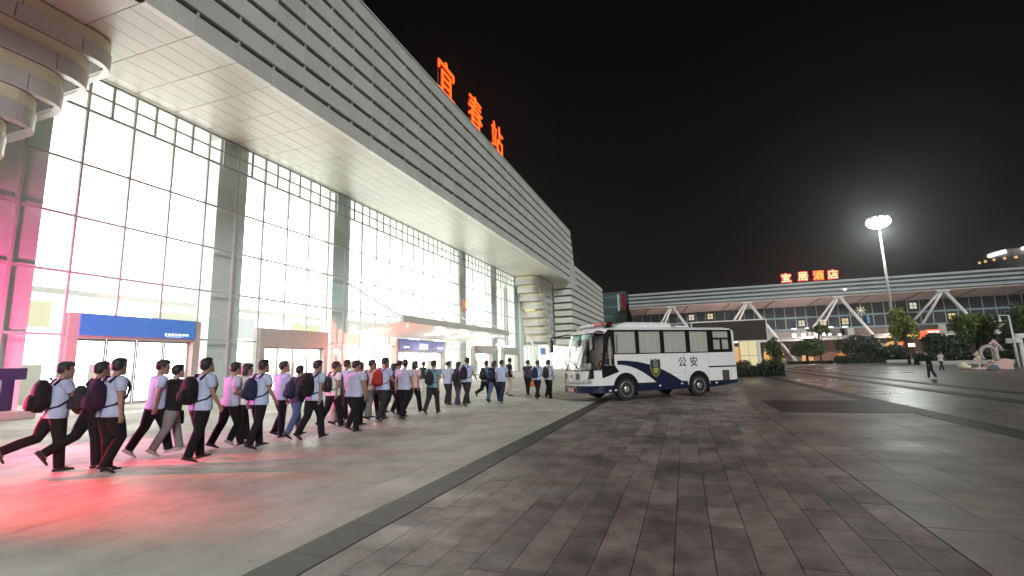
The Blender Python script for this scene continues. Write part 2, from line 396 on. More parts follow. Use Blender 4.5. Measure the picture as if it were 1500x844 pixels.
M_strip_g = mat('recessed_strip_glass', (.22, .32, .31), .12, .1, var=.1, scale=.7)
E_strip = emis('lit_strip_window', (1.0, .9, .45), 1.1)
def block(ycorner, sgn, xf, ystop, tiers, rec, lit=None):
    """sgn=+1: the rounded end faces +y (near block); sgn=-1: it faces -y (far block)"""
    PIT = 1.33 if sgn > 0 else 1.42
    for k in range(tiers):
        zt = 16.56-PIT*k; ye = ycorner-sgn*rec*k
        def outline(ins, a, b, rr=1.25):
            # from the straight run round the corner to the glass wall
            r = rr-ins; x = xf-ins; y = ye-sgn*ins; pts = []
            for i in range(10):
                t = i/9*math.pi/2; pts.append((x-r+r*math.cos(t), y-sgn*r+sgn*r*math.sin(t)))
            return pts, x, y
        arc, x, y = outline(0, 0, 0)
        cuts = [2.3, 4.5, 6.7, 8.9]
        segs = []; ys_ = y-sgn*1.25
        c0 = arc+[(FX+.2, y)]
        segs.append([(x, ys_-sgn*.35)]+c0); p = ys_-sgn*.38
        while (p-ystop)*sgn > .1:
            q = p-sgn*2.2
            if (q-ystop)*sgn < 0.3: q = ystop
            segs.append([(x, q), (x, p)]); p = q-sgn*.03
        for s_ in segs:
            if sgn < 0: s_ = s_[::-1]
            mb = SB(); strip_wall(mb, s_, zt-PIT, zt-.60, .3, .03); mb.build('curved_band', M_band, st)
        arc2, x2, y2 = outline(.06, 0, 0)
        full = [(x2, ystop), (x2, ys_-sgn*2.4)]; tip = [(x2, ys_-sgn*2.38)]+arc2+[(FX+.2, y2)]
        if sgn < 0: full = full[::-1]; tip = tip[::-1]
        mb = SB(); strip_wall(mb, full, zt-.595, zt-.04, .2); mb.build('window_strip', M_strip_g if k > 1 else M_strip_p, st)
        mb = SB(); strip_wall(mb, tip, zt-.595, zt-.04, .2); mb.build('window_strip', M_strip_p, st)
        core = [(FX+.15, y-sgn*.5), (x-.5, y-sgn*.5), (x-.5, ystop), (FX+.15, ystop)]
        if sgn < 0: core = core[::-1]
        SB().prism([(a, b, zt-PIT) for a, b in core], (0, 0, PIT-.01)).build('block_core', M_alu_dark, st)
        # underside lip of the tier
        base = [(FX+.2, y)]+arc[::-1]+[(x, ystop), (FX+.2, ystop)]
        base = [(a+(-.03 if a > FX+1 else 0), b-sgn*.03) for a, b in base]
        if sgn > 0: base = base[::-1]
        SB().prism([(a, b, zt-PIT+.015) for a, b in base], (0, 0, .05)).build('tier_soffit', M_soffit, st)
block(13.25, 1, -23.3, -9.0, 7, .79)
block(79.2, -1, -23.15, 89.2, 8, .72)
for z, y0, y1 in ((10.6, 83.6, 84.9), (10.65, 85.6, 86.0)): pass
SB().box(-26.3, -24.6, 81.7, 81.86, 10.62, 10.95).build('lit_strip_window', E_strip, st)
# far wing in the same plane as the fascia
mb = SB()
SB().box(-34, -20.1, 91.3, 130.2, 5.0, 20.5).build('wing_core', M_alu_dark, st)
for k in range(12):
    z1 = 20.75-1.36*k; b = SB().box(-23.2, -19.72, 90.6, 130.4, z1-.98, z1).build('wing_band', M_alu, st)
    for j in range(6):
        put(boxmesh(.05, 5.9, .3, M_strip_g), 'wing_window', st, sp(-20.08, 94+6.1*j, z1-1.18))
SB().box(-33.9, -20.2, 91.4, 130, 20.5, 20.7).build('wing_roof', M_alu, st)
SB().box(-33, -26.5, 95, 129, 0, 5.0).build('lit_shop_front', emis('lit_shop', (1.0, .95, .85), 1.6), st)
for y in (92, 99, 107, 115, 123, 130): SB().tube([(-20.8, y, 0), (-20.8, y, 5.0)], .28, 10).build('wing_column', M_column, st, smooth=True)
SB().tube([(-24.2, 83, 0), (-25.4, 82, 5.4)], .14, 8).build('raking_column', M_column, st, smooth=True)
SB().tube([(-23.6, 89, 0), (-24.0, 88, 5.4)], .14, 8).build('raking_column', M_column, st, smooth=True)
SB().box(-25.6, -25.5, 88, 91.5, 2.9, 4.2).build('hanging_sign_panel', mat('pale_blue_sign', (.12, .25, .48), .4, emit=(.15, .3, .6), es=.5), st)
# the lower glass wall beneath the far block
for i in range(5): put(boxmesh(.012, 2.1, 5.0, G_facade), 'pane', st, sp(FX-.02, 81.9+2.15*i, 2.6))
for i in range(6): put(boxmesh(.12, .09, 5.2, M_frame), 'mullion', st, sp(FX+.02, 80.8+2.15*i, 2.6))
put(boxmesh(.5, 1.0, 16.5, M_column), 'column', st, sp(FX+.1, 81.2, 8.25))
# entrance canopy: wedge rising outwards, hung on rods
M_can = mat('canopy_panel', (.80, .78, .75), .4, var=.04, scale=.7)
cn = SB().prism([(FX+.05, 34.0, 4.42), (-21.5, 34.0, 5.12), (-21.5, 34.0, 5.20), (FX+.05, 34.0, 5.6)], (0, 25.35, 0)).build('canopy', M_can, st)
SB().box(-21.75, -21.42, 33.95, 59.4, 5.13, 5.72).build('canopy_edge', M_alu, cn)
for j in range(12): SB().box(-27.2, -21.76, 34.0+j*2.11+2.08, 34.0+j*2.11+2.12, 5.62, 5.66).build('canopy_rib', M_alu, cn)
SB().prism([(FX+.1, 33.9, 4.45), (-21.8, 33.9, 5.15), (-21.8, 33.9, 5.6), (FX+.1, 33.9, 6.3)], (0, .05, 0)).build('glass_end_screen', glass('screen_glass', (.93, .95, .94)), cn)
for y in (34.3, 43.4, 50.6, 58.4): SB().tube([(FX+.1, y, 8.8), (-22.0, y, 5.7)], .085, 6).build('tie_rod', M_frame, cn)
for y in (36.2, 54.0): SB().ell((-22.4, y, 5.0), (.09, .09, .12), 8, 6).build('lamp', emis('canopy_lamp', (1, .75, .65), 6), cn, smooth=True)
sl = SB().box(FX+.32, FX+.5, 34.5, 34.7, 3.0, 3.25).build('strobe_lamp', emis('strobe_red', (1, .12, .12), 25), st)
_l = bpy.data.lights.new('strobe_light', 'POINT'); _l.energy = 1100; _l.color = (1, .16, .14); _l.shadow_soft_size = .25
_o = bpy.data.objects.new('strobe_light', _l); col.objects.link(_o); _o.location = (-25.6, 35.2, 3.0)
for y in (45.0, 51.0, 57.0):     # downlights under the canopy
    SB().tube([(-24.2, y, 4.72), (-24.2, y, 4.80)], .16, 10).build('canopy_downlight', emis('downlight', (1, .97, .92), 8), cn)
    _l = bpy.data.lights.new('canopy_light', 'POINT'); _l.energy = 260; _l.color = (1, .97, .92); _l.shadow_soft_size = .3
    _o = bpy.data.objects.new('canopy_light', _l); col.objects.link(_o); _o.location = (-23.8, y, 3.6)
# things that show through the glass: a gallery and added glowing panels tinting the hall light cream
SB().box(-36.9, -34.2, -8, 92, 6.25, 6.6).build('gallery_slab', M_white, st)
SB().box(-34.22, -34.16, -8, 92, 7.55, 7.62).build('gallery_rail', M_frame, st)
for i in range(20): SB().box(-34.22, -34.16, 2+i*4.4, 2.06+i*4.4, 6.6, 7.55).build('rail_post', M_frame, st)
_cr = [emis('glow_panel_cream', (1.0, .97, .78), 1.05), emis('glow_panel_pale', (.93, .98, .95), 1.0), emis('glow_panel_yellow', (1.0, .96, .62), 1.0)]
for i, (y, wd) in enumerate(((3, 5.5), (11, 3.5), (16, 2.4), (24.5, 4.5), (30.5, 3), (38, 5), (46, 3), (54, 6), (63, 4), (71, 5))):
    SB().box(-36.95, -36.8, y, y+wd, 4.1+.2*(i % 3), 6.1).build('glow_panel', _cr[i % 3], st)
    SB().box(-34.6, -34.45, y+wd+1, y+wd+2.6, .0, 2.2).build('hall_partition', M_hallfloor, st)
# red figure display on the column
dz = SB().box(FX+.03, FX+.16, 57.9, 58.9, 8.75, 10.1).build('number_display', mat('display_red', (.3, .03, .01), .4, emit=(1, .08, .02), es=.55), st)
o = put(glyph('1', 1.25, .02, [emis('digit_light', (1, .75, .3), 3.5)], .05), 'lettering', dz, sp(FX+.18, 58.4, 9.42), (R(90), 0, R(90)))
# roof sign: three separate characters on a frame
rs = thing('rooftop_sign', 'three tall glowing red and orange characters standing on the station roof edge', 'neon sign', (-20.3, 38, 27.3))
for ch, y0, y1, zb, zt in (('宜', 37.9, 41.3, 27.75, 31.5), ('春', 45.0, 48.5, 27.75, 31.6), ('站', 51.6, 55.6, 27.75, 31.6)):
    s = (zt-zb)/.93; c = Vector((0, (y0+y1)/2-38, (zb+zt)/2-27.3))
    fr = MB(); fr.tube([c+Vector((-.25, -1.2, -2.6)), c+Vector((-.25, -1.2, 1.4))], .05, 6); fr.tube([c+Vector((-.25, 1.2, -2.6)), c+Vector((-.25, 1.2, 1.4))], .05, 6); fr.tube([c+Vector((-.25, -1.5, -1.9)), c+Vector((-.25, 1.5, -1.9))], .05, 6)
    f = fr.build('sign_frame', M_alu_dark, rs)
    o = put(glyph(ch, s, .07, [E_red], .010*s/4), 'character', rs, c, (R(90), 0, R(90)))
    put(glyph(ch, s, .10, [E_orange], -.028), 'tube_light', o, (0, 0, .07))
# sign stand at the near corner
sb = thing('sign_stand', 'dark blue sign board on a stand near the left end of the glass wall', 'sign', (-24.0, 10.9, 0))
M_nv = mat('dark_blue_board', (.008, .010, .045), .5, var=.1)
MB().box(-.06, .06, -.95, .55, 1.45, 1.89).build('sign_board', M_nv, sb, bevel=.01)
MB().box(-.055, .055, -.16, .22, .32, 1.45).build('stand_leg', M_nv, sb, bevel=.01)
MB().box(-.5, .5, -1.1, .75, 0.0, .3).build('base', M_stone, sb, bevel=.02)

# ---------------------------------------------------------------- the hotel across the end of the plaza
HO = Vector((25, 137, 0)); HY = 133.0
ht = thing('hotel_building', 'long low building with white louvred roof band on slanted white struts, across the plaza end', 'building', HO)
def HB(): return MB(HO)
M_hglass = mat('hotel_glazing', (.045, .055, .065), .12, var=.4, scale=.25)
M_hwall = mat('hotel_wall', (.30, .27, .24), .7, var=.1, scale=.4)
M_hsof = mat('hotel_soffit', (.50, .40, .37), .6, var=.05)
M_teal = mat('teal_spandrel', (.20, .30, .32), .4)
X0, X1 = -13.2, 96.0
HB().box(X0+.4, X1, HY+6.0, HY+20, 0, 17.5).build('wall', M_hwall, ht)
for k in range(4):
    z1 = 19.0-.98*k
    for i in range(11): HB().box(X0+i*10+.03, X0+i*10+9.97, HY-.35+.12*k, HY+.5, z1-.50, z1).build('roof_band', mat('hotel_band', (.36, .39, .395), .5, var=.15, scale=.3), ht)
HB().box(X0, X1, HY+.3, HY+18, 15.2, 18.6).build('roof_core', mat('roof_core_glass', (.13, .19, .19), .4), ht)
for i in range(11):
    a = X0+i*10
    HB().prism([(a+.03, HY+.1, 15.1), (a+.03, HY+6.2, 13.6), (a+.03, HY+6.2, 13.75), (a+.03, HY+.1, 15.3)], (9.94, 0, 0)).build('roof_soffit', M_hsof, ht)
    HB().prism([(a+5, HY+.2, 15.04), (a+5.25, HY+.2, 15.04), (a+3.4, HY+5.8, 13.6), (a+3.15, HY+5.8, 13.6)], (0, 0, -.12)).build('soffit_beam', M_alu_dark, ht)
# glazed storeys: panes between mullions and teal spandrels
GY = HY+5.7
nw = 46; ww = (X1-X0-1)/nw
gm = boxmesh(ww-.12, .05, 2.55, M_hglass)
E_win = [emis('warm_window_light', (1.0, .82, .45), .8), emis('pale_window_light', (1.0, .93, .7), .75)]
lit = {(0, 8): 0, (1, 17): 1, (1, 19): 0, (0, 27): 1, (2, 17): 1, (1, 9): 0, (1, 26): 1, (2, 24): 0, (1, 37): 1, (2, 40): 0, (2, 33): 1, (0, 6): 1}
for r, z0 in enumerate((11.05, 8.1)):
    for i in range(nw):
        xc = X0+.5+ww*(i+.5)
        p = put(gm, 'window', ht, Vector((xc, GY, z0+1.3))-HO)
        if (r, i+0) in lit or (r == 1 and i in (21, 30)):
            e = E_win[lit.get((r, i), 0)]
            for dx in (-.36, .36):
                for dz in (-.38, .38): put(boxmesh(.6, .03, .66, e), 'pane', p, (dx, -.045, dz))
    HB().box(X0+.4, X1, GY-.25, GY+.2, z0-.42, z0-.02).build('spandrel', M_teal, ht)
mm = boxmesh(.10, .16, 6.0, M_frame)
for i in range(0, nw+1): put(mm, 'mullion', ht, Vector((X0+.5+ww*i, GY-.1, 10.8))-HO)
# terrace floor, ledge and ground floor arcade
HB().box(X0+8, X1, HY-1.2, HY+6, 4.9, 5.35).build('terrace_slab', M_white, ht)
HB().box(X0+8, X1, HY-1.3, HY-1.2, 5.35, 5.8).build('terrace_parapet', M_concrete, ht)
for x in (12, 18.5, 29.5, 38, 47.4, 56, 65): HB().box(x, x+1.4, GY-.5, GY+.3, 5.35, 7.66).build('pillar', M_concrete, ht)
for x, l, c in ((33, 4.5, 'brown_panel'), (36.5, 3, 'brown_panel'), (39.6, 6.2, 'brown_panel'), (13.8, 4.4, 'brown_panel'), (49, 6.5, 'shop_dark'), (58, 6.6, 'shop_dark')):
    HB().box(x, x+l, GY-.2, GY+.1, 5.4, 7.6).build('shop_bay', mat(c, (.16, .11, .08) if c[0] == 'b' else (.05, .045, .04), .5, var=.2), ht)
E_ww = emis('floodlight_glow', (.72, .80, 1.0), 28)
E_ww2 = emis('strip_glow', (1.0, .95, .85), 5)
for x, z, r in ((25.3, 6.15, .42), (27.2, 6.2, .42), (29.8, 6.25, .28), (31.5, 6.3, .34), (34.6, 5.95, .25), (32.6, 6.2, .25)):
    f = HB().box(x-.4, x+.4, HY-.9, HY-.3, z-.4, z+.4).build('floodlight', M_alu_dark, ht)
    HB().ell((x, HY-.95, z), (r, .12, r), 10, 6).build('lens', E_ww, f)
for x in (26.5, 29.5, 31, 34.5, 37.5): HB().box(x-.5, x+.5, GY-.9, GY-.6, 8.0, 8.16).build('strip_lamp', E_ww2, ht)
HB().ell((37, HY-.5, 16.6), (.35, .12, .2), 8, 6).build('lamp', E_ww2, ht)
E_sh = emis('shop_sign_red', (1.0, .12, .05), 2.4); E_sy = emis('shop_sign_amber', (1.0, .62, .2), 1.8); E_sw = emis('shop_sign_white', (1.0, .92, .8), 3)
for x0, x1, z0, z1, e in ((41.7, 42.9, 2.1, 2.9, E_sw), (41.2, 43.6, 1.3, 1.9, E_sh), (43.8, 49.2, 4.9, 5.5, E_sy), (49.4, 50.6, 4.4, 6.1, E_sh), (50.8, 53.4, 5.3, 6.3, E_sh), (51.2, 53.2, 5.6, 6.0, E_sw), (45, 46.4, 3.3, 3.8, E_sh), (47, 48.5, 2.7, 3.4, E_sw), (44.3, 46.6, 2.3, 2.7, E_sh), (54, 58, 2.6, 3.0, E_sy), (33, 35.6, .5, 1.6, emis('shop_orange', (1, .35, .08), .8)), (30.5, 32.6, .4, 1.0, E_sy)):
    HB().box(x0, x1, HY-1.6, HY-1.45, z0, z1).build('shop_sign', e, ht)
# warm-lit arches on the ground floor
E_arch = emis('warm_arch_light', (1.0, .55, .2), .85)
def arch(x, wd, h):
    P = []; r = wd/2
    for i in range(9): t = math.pi*i/8; P.append((x+r*math.cos(t), HY+5.9, h-r+r*math.sin(t)))
    P += [(x-r, HY+5.9, 0), (x+r, HY+5.9, 0)]
    HB().prism(P, (0, .05, 0)).build('arch', E_arch, ht)
for x in (-4, 4, 12.5, 21.5, 30, 38.5, 47): arch(x, 4.6, 4.2)
for x in (-8, 0, 8.2, 17, 25.8, 34.2, 42.8, 51.5): HB().box(x-.6, x+.6, HY+4.9, HY+5.95, 0, 4.88).build('pillar', mat('warm_stone', (.42, .36, .30), .7, var=.1), ht)
HB().box(28.5, 33.5, HY-2.2, HY-1.9, 0, 2.0).build('low_wall', mat('brick_red_wall', (.28, .13, .10), .7, var=.1), ht)
# white A-shaped struts
for ax, z in ((-2.3, 14.9), (15.9, 14.9), (35.6, 14.9), (55.8, 14.9), (76, 14.9)):
    for (dx, y, zz, r, ox) in ((9.2, HY-.3, 0, .34, .4), (-5.0, HY+5.2, 8.0, .26, -.4), (-3.4, HY+3.0, 8.0, .26, 0)):
        HB().tube([(ax+ox, HY+.4, z), (ax+dx, y, zz)], r, 8).build('strut', M_white, ht, smooth=True)
    HB().box(ax-1.2, ax+1.2, HY-.1, HY+1.2, 14.75, 15.08).build('strut_cap', M_alu, ht)
# star shaped light decoration on the glass
mb = HB()
for i in range(8):
    a = math.pi*i/4; mb.tube([(41.3, GY-.4, 11.9), (41.3+1.05*math.cos(a), GY-.4, 11.9+1.05*math.sin(a))], .10, 5)
mb.build('star_light', emis('star_glow', (1, .9, .65), .7), ht)
HB().box(42.3, 42.9, GY-.4, GY-.3, 8.6, 10.6).build('banner', mat('banner_blue', (.08, .25, .45), .5), ht)
# uplight from the terrace and shop fronts
for x, en in ((-4, 900), (12, 1500), (28, 1300), (44, 450), (60, 200)):
    d = bpy.data.lights.new('terrace_light', 'POINT'); d.energy = en; d.color = (1.0, .78, .72); d.shadow_soft_size = .6
    o = bpy.data.objects.new('terrace_light', d); col.objects.link(o); o.location = (x, HY-2.2, 6.6)
# sign on its roof
hs_ = thing('hotel_rooftop_sign', 'row of four glowing red and yellow characters on the roof of the long low building', 'neon sign', (30, 132.8, 19.0))
E_hs = [emis('sign_core_pale', (1.0, .62, .25), 3), emis('sign_core_yellow', (1.0, .45, .03), 2.4)]
E_red2 = emis('red_halo_outline', (1.0, .02, .03), 8)  # red outline thickened to carry the halo around each character
for i, (ch, x) in enumerate(zip('宜居酒店', (25.1, 28.7, 32.0, 35.0))):
    c = Vector((x-30, 0, 1.45))
    fr = MB().box(x-30-1.0, x-30-.9, .3, .4, 0, 2.3).box(x-30+.9, x-30+1.0, .3, .4, 0, 2.3).box(x-30-1.1, x-30+1.1, .41, .47, .9, 1.0).build('sign_frame', M_alu_dark, hs_)
    o = put(glyph(ch, 2.25, .16, [E_red2], .11), 'character', hs_, c, (R(90), 0, 0))
    put(glyph(ch, 2.25, .10, [E_hs[1] if i == 2 else E_hs[0]], .0), 'tube_light', o, (0, 0, .1))
# block between station wing and hotel
bl = thing('corner_building', 'dark teal block with white and red vertical light strips beyond the station wing', 'building', (-18, 142, 0))
MB().box(-5, 3.4, -2, 8, 0, 21.0).build('wall', mat('dark_teal_cladding', (.07, .11, .11), .3, var=.15, scale=.4), bl)
for z in range(7): MB().box(-5.02, 3.42, -2.06, -1.9, 2.6+z*2.8, 2.85+z*2.8).build('floor_band', M_teal, bl)
MB().box(1.0, 1.5, -2.2, -2.08, 15.5, 20.3).build('light_strip', emis('white_strip_light', (.9, 1, 1), .35), bl)
MB().box(2.3, 3.3, -2.2, -2.08, 15.8, 20.2).build('red_sign', emis('red_vertical_sign', (1, .06, .08), .14), bl)
# far tower
tw = thing('round_tower', 'far round tower top with bright white light strips, above the roof at the right', 'tower', (204, 400, 0))
MB().tube([(0, 0, 0), (0, 0, 60)], 14, 20).build('wall', mat('tower_wall', (.06, .055, .05), .7, var=.2), tw)
MB().tube([(0, 0, 60.2), (0, 0, 62.5), (0, 0, 65)], [11, 11, 10.4], 20).build('crown', mat('tower_crown', (.16, .15, .14), .6), tw)
for a0, a1, z in ((-2.75, -2.0, 62.0), (-1.35, -.6, 64.2)):
    pts = [(12.2*math.cos(a0+(a1-a0)*i/6), 12.2*math.sin(a0+(a1-a0)*i/6), z+.25*i) for i in range(7)]
    MB().tube(pts, 1.1, 6).build('light_strip', emis('tower_light', (1, 1, .95), 5), tw)
for i in range(9):
    a = -math.pi+.35*i; MB().box(14.1*math.cos(a)-.8, 14.1*math.cos(a)+.8, 14.1*math.sin(a)-.2, 14.1*math.sin(a)+.2, 58, 59.5).build('lamp', emis('tower_amber', (1, .6, .25), 1.2), tw)
# ---------------------------------------------------------------- high mast lamp
mp_ = thing('mast_lamp', 'tall white mast with a bright ring of floodlights on top, beyond the plaza', 'street lamp', (33.5, 97.6, 0))
MB().tube([(0, 0, 0), (0, 0, 23.7)], [.30, .14], 12).build('pole', M_concrete, mp_, smooth=True)
MB().tube([(0, 0, 0), (0, 0, .5)], .8, 12).build('base', M_concrete, mp_)
MB().tube([(0, 0, 23.3), (0, 0, 23.55), (0, 0, 23.8)], [1.2, 1.35, 1.2], 16).build('lamp_ring', M_steel, mp_)
for i in range(10):
    a = 2*math.pi*i/10; x, y = 1.7*math.cos(a), 1.7*math.sin(a)
    MB().box(x*.9-.2, x*.9+.2, y*.9-.2, y*.9+.2, 24.3, 24.75).build('floodlight', M_steel, mp_)
MB().ell((0, 0, 23.95), (1.75, 1.75, 1.0), 18, 10).build('bloom_dome', emis('mast_bloom', (.90, 1.0, .95), 60), mp_, smooth=True)  # oversized glowing dome, the lamp's bloom built into its shape
ld = bpy.data.lights.new('mast_light', 'POINT'); ld.energy = 6000; ld.color = (.95, 1, .95); ld.shadow_soft_size = 1.6
lo = bpy.data.objects.new('mast_light', ld); col.objects.link(lo); lo.parent = mp_; lo.location = (0, 0, 22.4)
# ---------------------------------------------------------------- screen, booth, hedges
ls = thing('display_screen', 'big dark display screen in a pale frame on a lit pillar behind the bus', 'screen', (3.8, 46, 0))
MB().box(-3.05, 3.05, 0, .5, 2.86, 4.74).build('screen_case', M_white, ls)
MB().box(-2.95, 2.95, -.03, -.003, 2.95, 4.64).build('screen_face', mat('dark_screen', (.035, .026, .02), .5, var=.1, scale=.7, stretch=(20, 1, 1)), ls)
mb = MB()
for i in range(24): mb.box(-2.95+i*.2458, -2.94+i*.2458, -.036, -.031, 2.95, 4.64)
mb.build('module_joint', M_black, ls)
E_booth = emis('booth_light', (1.0, .86, .50), .80)
for x in (.75, 1.42): MB().box(x, x+.63, -.2, -.12, .45, 2.85).build('light_panel', E_booth, ls)
MB().box(2.1, 2.32, -.3, .1, 0, 2.85).build('pillar', M_white, ls); MB().box(-2.6, -2.3, -.3, .1, 0, 2.85).build('pillar', M_white, ls)
MB().box(.7, 2.1, -.11, .4, 0, 2.85).build('pillar_core', M_concrete, ls)
MB().box(.74, 2.06, -.23, -.2, 1.62, 1.68).build('light_panel_bar', M_frame, ls)
# ---------------------------------------------------------------- plants
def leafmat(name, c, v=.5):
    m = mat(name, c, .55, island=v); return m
L_dark = leafmat('leaf_dark', (.030, .060, .026)); L_mid = leafmat('leaf_mid', (.065, .11, .032)); L_lite = leafmat('leaf_lamplit', (.20, .24, .04)); L_hedge = leafmat('leaf_hedge', (.022, .042, .018))  # the palest leaf tone carries the lamplight on its tree
def leaves(clumps, n, size, m, name, parent, flat=.5):
    """n small leaf faces spread through ellipsoid clumps (centre, radii)"""
    vol = np.array([c[1][0]*c[1][1]*c[1][2] for c in clumps])**.7; cnt = (vol/vol.sum()*n).astype(int)+1
    V = []
    for (c, r), k in zip(clumps, cnt):
        d = np.random.normal(size=(k, 3)); d /= np.linalg.norm(d, axis=1)[:, None]
        rad = np.random.uniform(.35, 1.0, k)**.55
        P = np.array(c)+d*rad[:, None]*np.array(r)*np.random.uniform(.88, 1.1, (k, 1))
        a = np.random.normal(size=(k, 3)); a /= np.linalg.norm(a, axis=1)[:, None]
        b = np.cross(a, np.random.normal(size=(k, 3))); b /= np.linalg.norm(b, axis=1)[:, None]
        s = size*np.random.uniform(.6, 1.3, (k, 1))
        V.append(np.stack([P-a*s, P+b*s*flat, P+a*s, P-b*s*flat], 1))
    V = np.concatenate(V); k = len(V)
    me = bpy.data.meshes.new(name); me.from_pydata(V.reshape(-1, 3).tolist(), [], [(4*i, 4*i+1, 4*i+2, 4*i+3) for i in range(k)])
    me.materials.append(m); o = bpy.data.objects.new(name, me); col.objects.link(o); o.parent = parent; return o
def tree(name, label, loc, h, clumps, m, n, size, trunk=.16, limbs=4, group=None, cat='tree'):
    t = thing(name, label, cat, loc, 0, group)
    mb = MB(); zc = sum(c[0][2] for c in clumps)/len(clumps)
    mb.tube([(0, 0, -.03), (.05, .02, zc*.4), (.02, -.04, zc*.8), (0, 0, zc)], [trunk*1.3, trunk, trunk*.8, trunk*.45], 8)
    for c, r in clumps[:limbs*2]:
        mb.tube([(0, 0, zc*.55), (c[0]*.5, c[1]*.5, (zc*.6+c[2])*.5+.1), c], [trunk*.5, trunk*.35, trunk*.15], 5)
    mb.build('trunk', M_trunk, t, smooth=True); leaves(clumps, n, size, m, 'crown', t); return t
def clump(k, R_, z, rz, sub=.45):
    return [((R_*.75*math.cos(a)*q, R_*.75*math.sin(a)*q, z+random.uniform(-.7, .7)*rz), (R_*sub*random.uniform(.8, 1.2),)*2+(rz*sub*1.5*random.uniform(.8, 1.2),)) for a, q in [(random.uniform(0, 6.28), random.uniform(.2, 1)**.6) for _ in range(k)]]
random.seed(5)
tree('round_tree', 'round clipped dark tree left of the white mast, in front of the white ledge', (19.9, 96, 0), 5, clump(12, 2.7, 2.75, 1.2), L_mid, 4200, .20, .2)
tree('young_tree', 'thin young tree with a sparse crown rising behind the round clipped tree', (22.4, 98, 0), 7, clump(7, 2.0, 5.6, 1.0, .35), L_mid, 700, .22, .12)
tree('round_tree', 'wide dark domed tree just left of the white mast', (27.6, 95.5, 0), 5, clump(14, 3.1, 2.6, 1.6), L_dark, 5200, .22, .22)
tree('round_tree', 'low dark bushy tree at the foot of the white mast', (31.2, 94.5, 0), 3, clump(9, 2.5, 1.6, 1.2), L_dark, 3400, .2, .2)
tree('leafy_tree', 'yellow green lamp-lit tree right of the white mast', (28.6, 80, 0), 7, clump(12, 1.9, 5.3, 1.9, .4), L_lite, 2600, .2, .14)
tree('round_tree', 'wide dark round tree behind the walking woman in black', (31.3, 76, 0), 4.2, clump(16, 2.3, 2.15, 1.35), L_dark, 6200, .19, .22)
tree('leafy_tree', 'tall green spreading tree behind the pink flower arch', (35.3, 78, 0), 7, clump(16, 2.2, 4.6, 2.0), leafmat('leaf_green', (.11, .16, .032)), 6000, .2, .2)
tree('leafy_tree', 'dark green tree behind the bracket lamp post at the right edge', (39.0, 75, 0), 6.6, clump(18, 2.6, 3.9, 2.5), L_mid, 6500, .2, .2)
tree('leafy_tree', 'tall dark tree cut off by the right picture edge', (44.5, 78, 0), 7, clump(14, 3.4, 4.3, 2.6), L_mid, 4500, .2, .2)
tree('bushy_tree', 'small loose green tree beside the pillar of the dark screen', (7.7, 49, 0), 3, clump(8, .75, 1.9, 1.0, .5), L_mid, 1500, .12, .07)
def hedge(label, x0, x1, y0, y1, h, m, dens=260, size=.07, name='hedge', base=None):
    t = thing(name, label, 'hedge', ((x0+x1)/2, (y0+y1)/2, 0)); dx, dy = (x1-x0)/2, (y1-y0)/2
    MB().box(-dx+.12, dx-.12, -dy+.12, dy-.12, -.02, h-.12).build('branches', mat('hedge_core', (.012, .018, .010), .9), t)
    n = int(dens*(dx*dy*4+2*(dx+dy)*2*h)); P = []
    A = np.random.rand(n, 3)*np.array([2*dx, 2*dy, h])-np.array([dx, dy, 0]); side = np.random.rand(n)
    fa = 4*dx*dy; fb = 4*dx*h; fcx = 4*dy*h; tot = fa+fb+fcx
    for i in range(n):
        q = side[i]*tot
        if q < fa: A[i, 2] = h
        elif q < fa+fb: A[i, 1] = -dy if random.random() < .7 else dy
        else: A[i, 0] = -dx if random.random() < .5 else dx
    A += np.random.normal(size=(n, 3))*.05
    a = np.random.normal(size=(n, 3)); a /= np.linalg.norm(a, axis=1)[:, None]; b = np.cross(a, np.random.normal(size=(n, 3))); b /= np.linalg.norm(b, axis=1)[:, None]
    s = size*np.random.uniform(.7, 1.4, (n, 1)); V = np.stack([A-a*s, A+b*s*.6, A+a*s, A-b*s*.6], 1)
    me = bpy.data.meshes.new('foliage'); me.from_pydata(V.reshape(-1, 3).tolist(), [], [(4*i, 4*i+1, 4*i+2, 4*i+3) for i in range(n)]); me.materials.append(m)
    o = bpy.data.objects.new('foliage', me); col.objects.link(o); o.parent = t; return t
hedge('low dark clipped hedge right of the lit pillar behind the bus', 5.6, 7.3, 43.2, 44.8, .86, L_hedge)
hedge('low dark clipped hedge hidden partly by the back of the bus', 3.2, 5.3, 42.2, 43.8, .72, L_hedge)
tree('round_shrub', 'reddish brown rounded shrub between the bus and the lit pillar', (4.45, 44.3, 0), 1.2, clump(6, .65, .95, .28, .6), leafmat('leaf_russet', (.10, .05, .025)), 900, .07, .04, cat='shrub')
tree('round_shrub', 'small green shrub standing above the clipped hedge under the screen corner', (6.7, 45.4, 0), 1.2, clump(6, .6, 1.0, .3, .6), L_dark, 800, .07, .04, cat='shrub')
hedge('long dark planted hedge under the trees left of the mast', 23.5, 33.0, 92.5, 94.2, 1.1, L_hedge, 40, .16)
hedge('long dark planted hedge under the trees behind the pink arch', 27.0, 44.0, 72.2, 74.0, 1.25, L_hedge, 40, .15)
hedge('low ring of planting at the foot of the round clipped tree', 17.0, 23.5, 94.6, 97.4, .35, L_hedge, 40, .14)
for lab, x0, x1, y0 in (('grey stone planter wall in front of the mast and its hedge', 29.8, 36.5, 91.6), ('grey stone planter wall along the trees at the right', 26.6, 46, 71.4)):
    pw = thing('planter_wall', lab, 'planter', ((x0+x1)/2, y0, 0)); L = (x1-x0)/2
    for i in range(int(2*L/1.6)): MB().box(-L+i*1.6+.01, -L+i*1.6+1.59, -.2, .2, 0, .42).build('stone', M_concrete, pw)
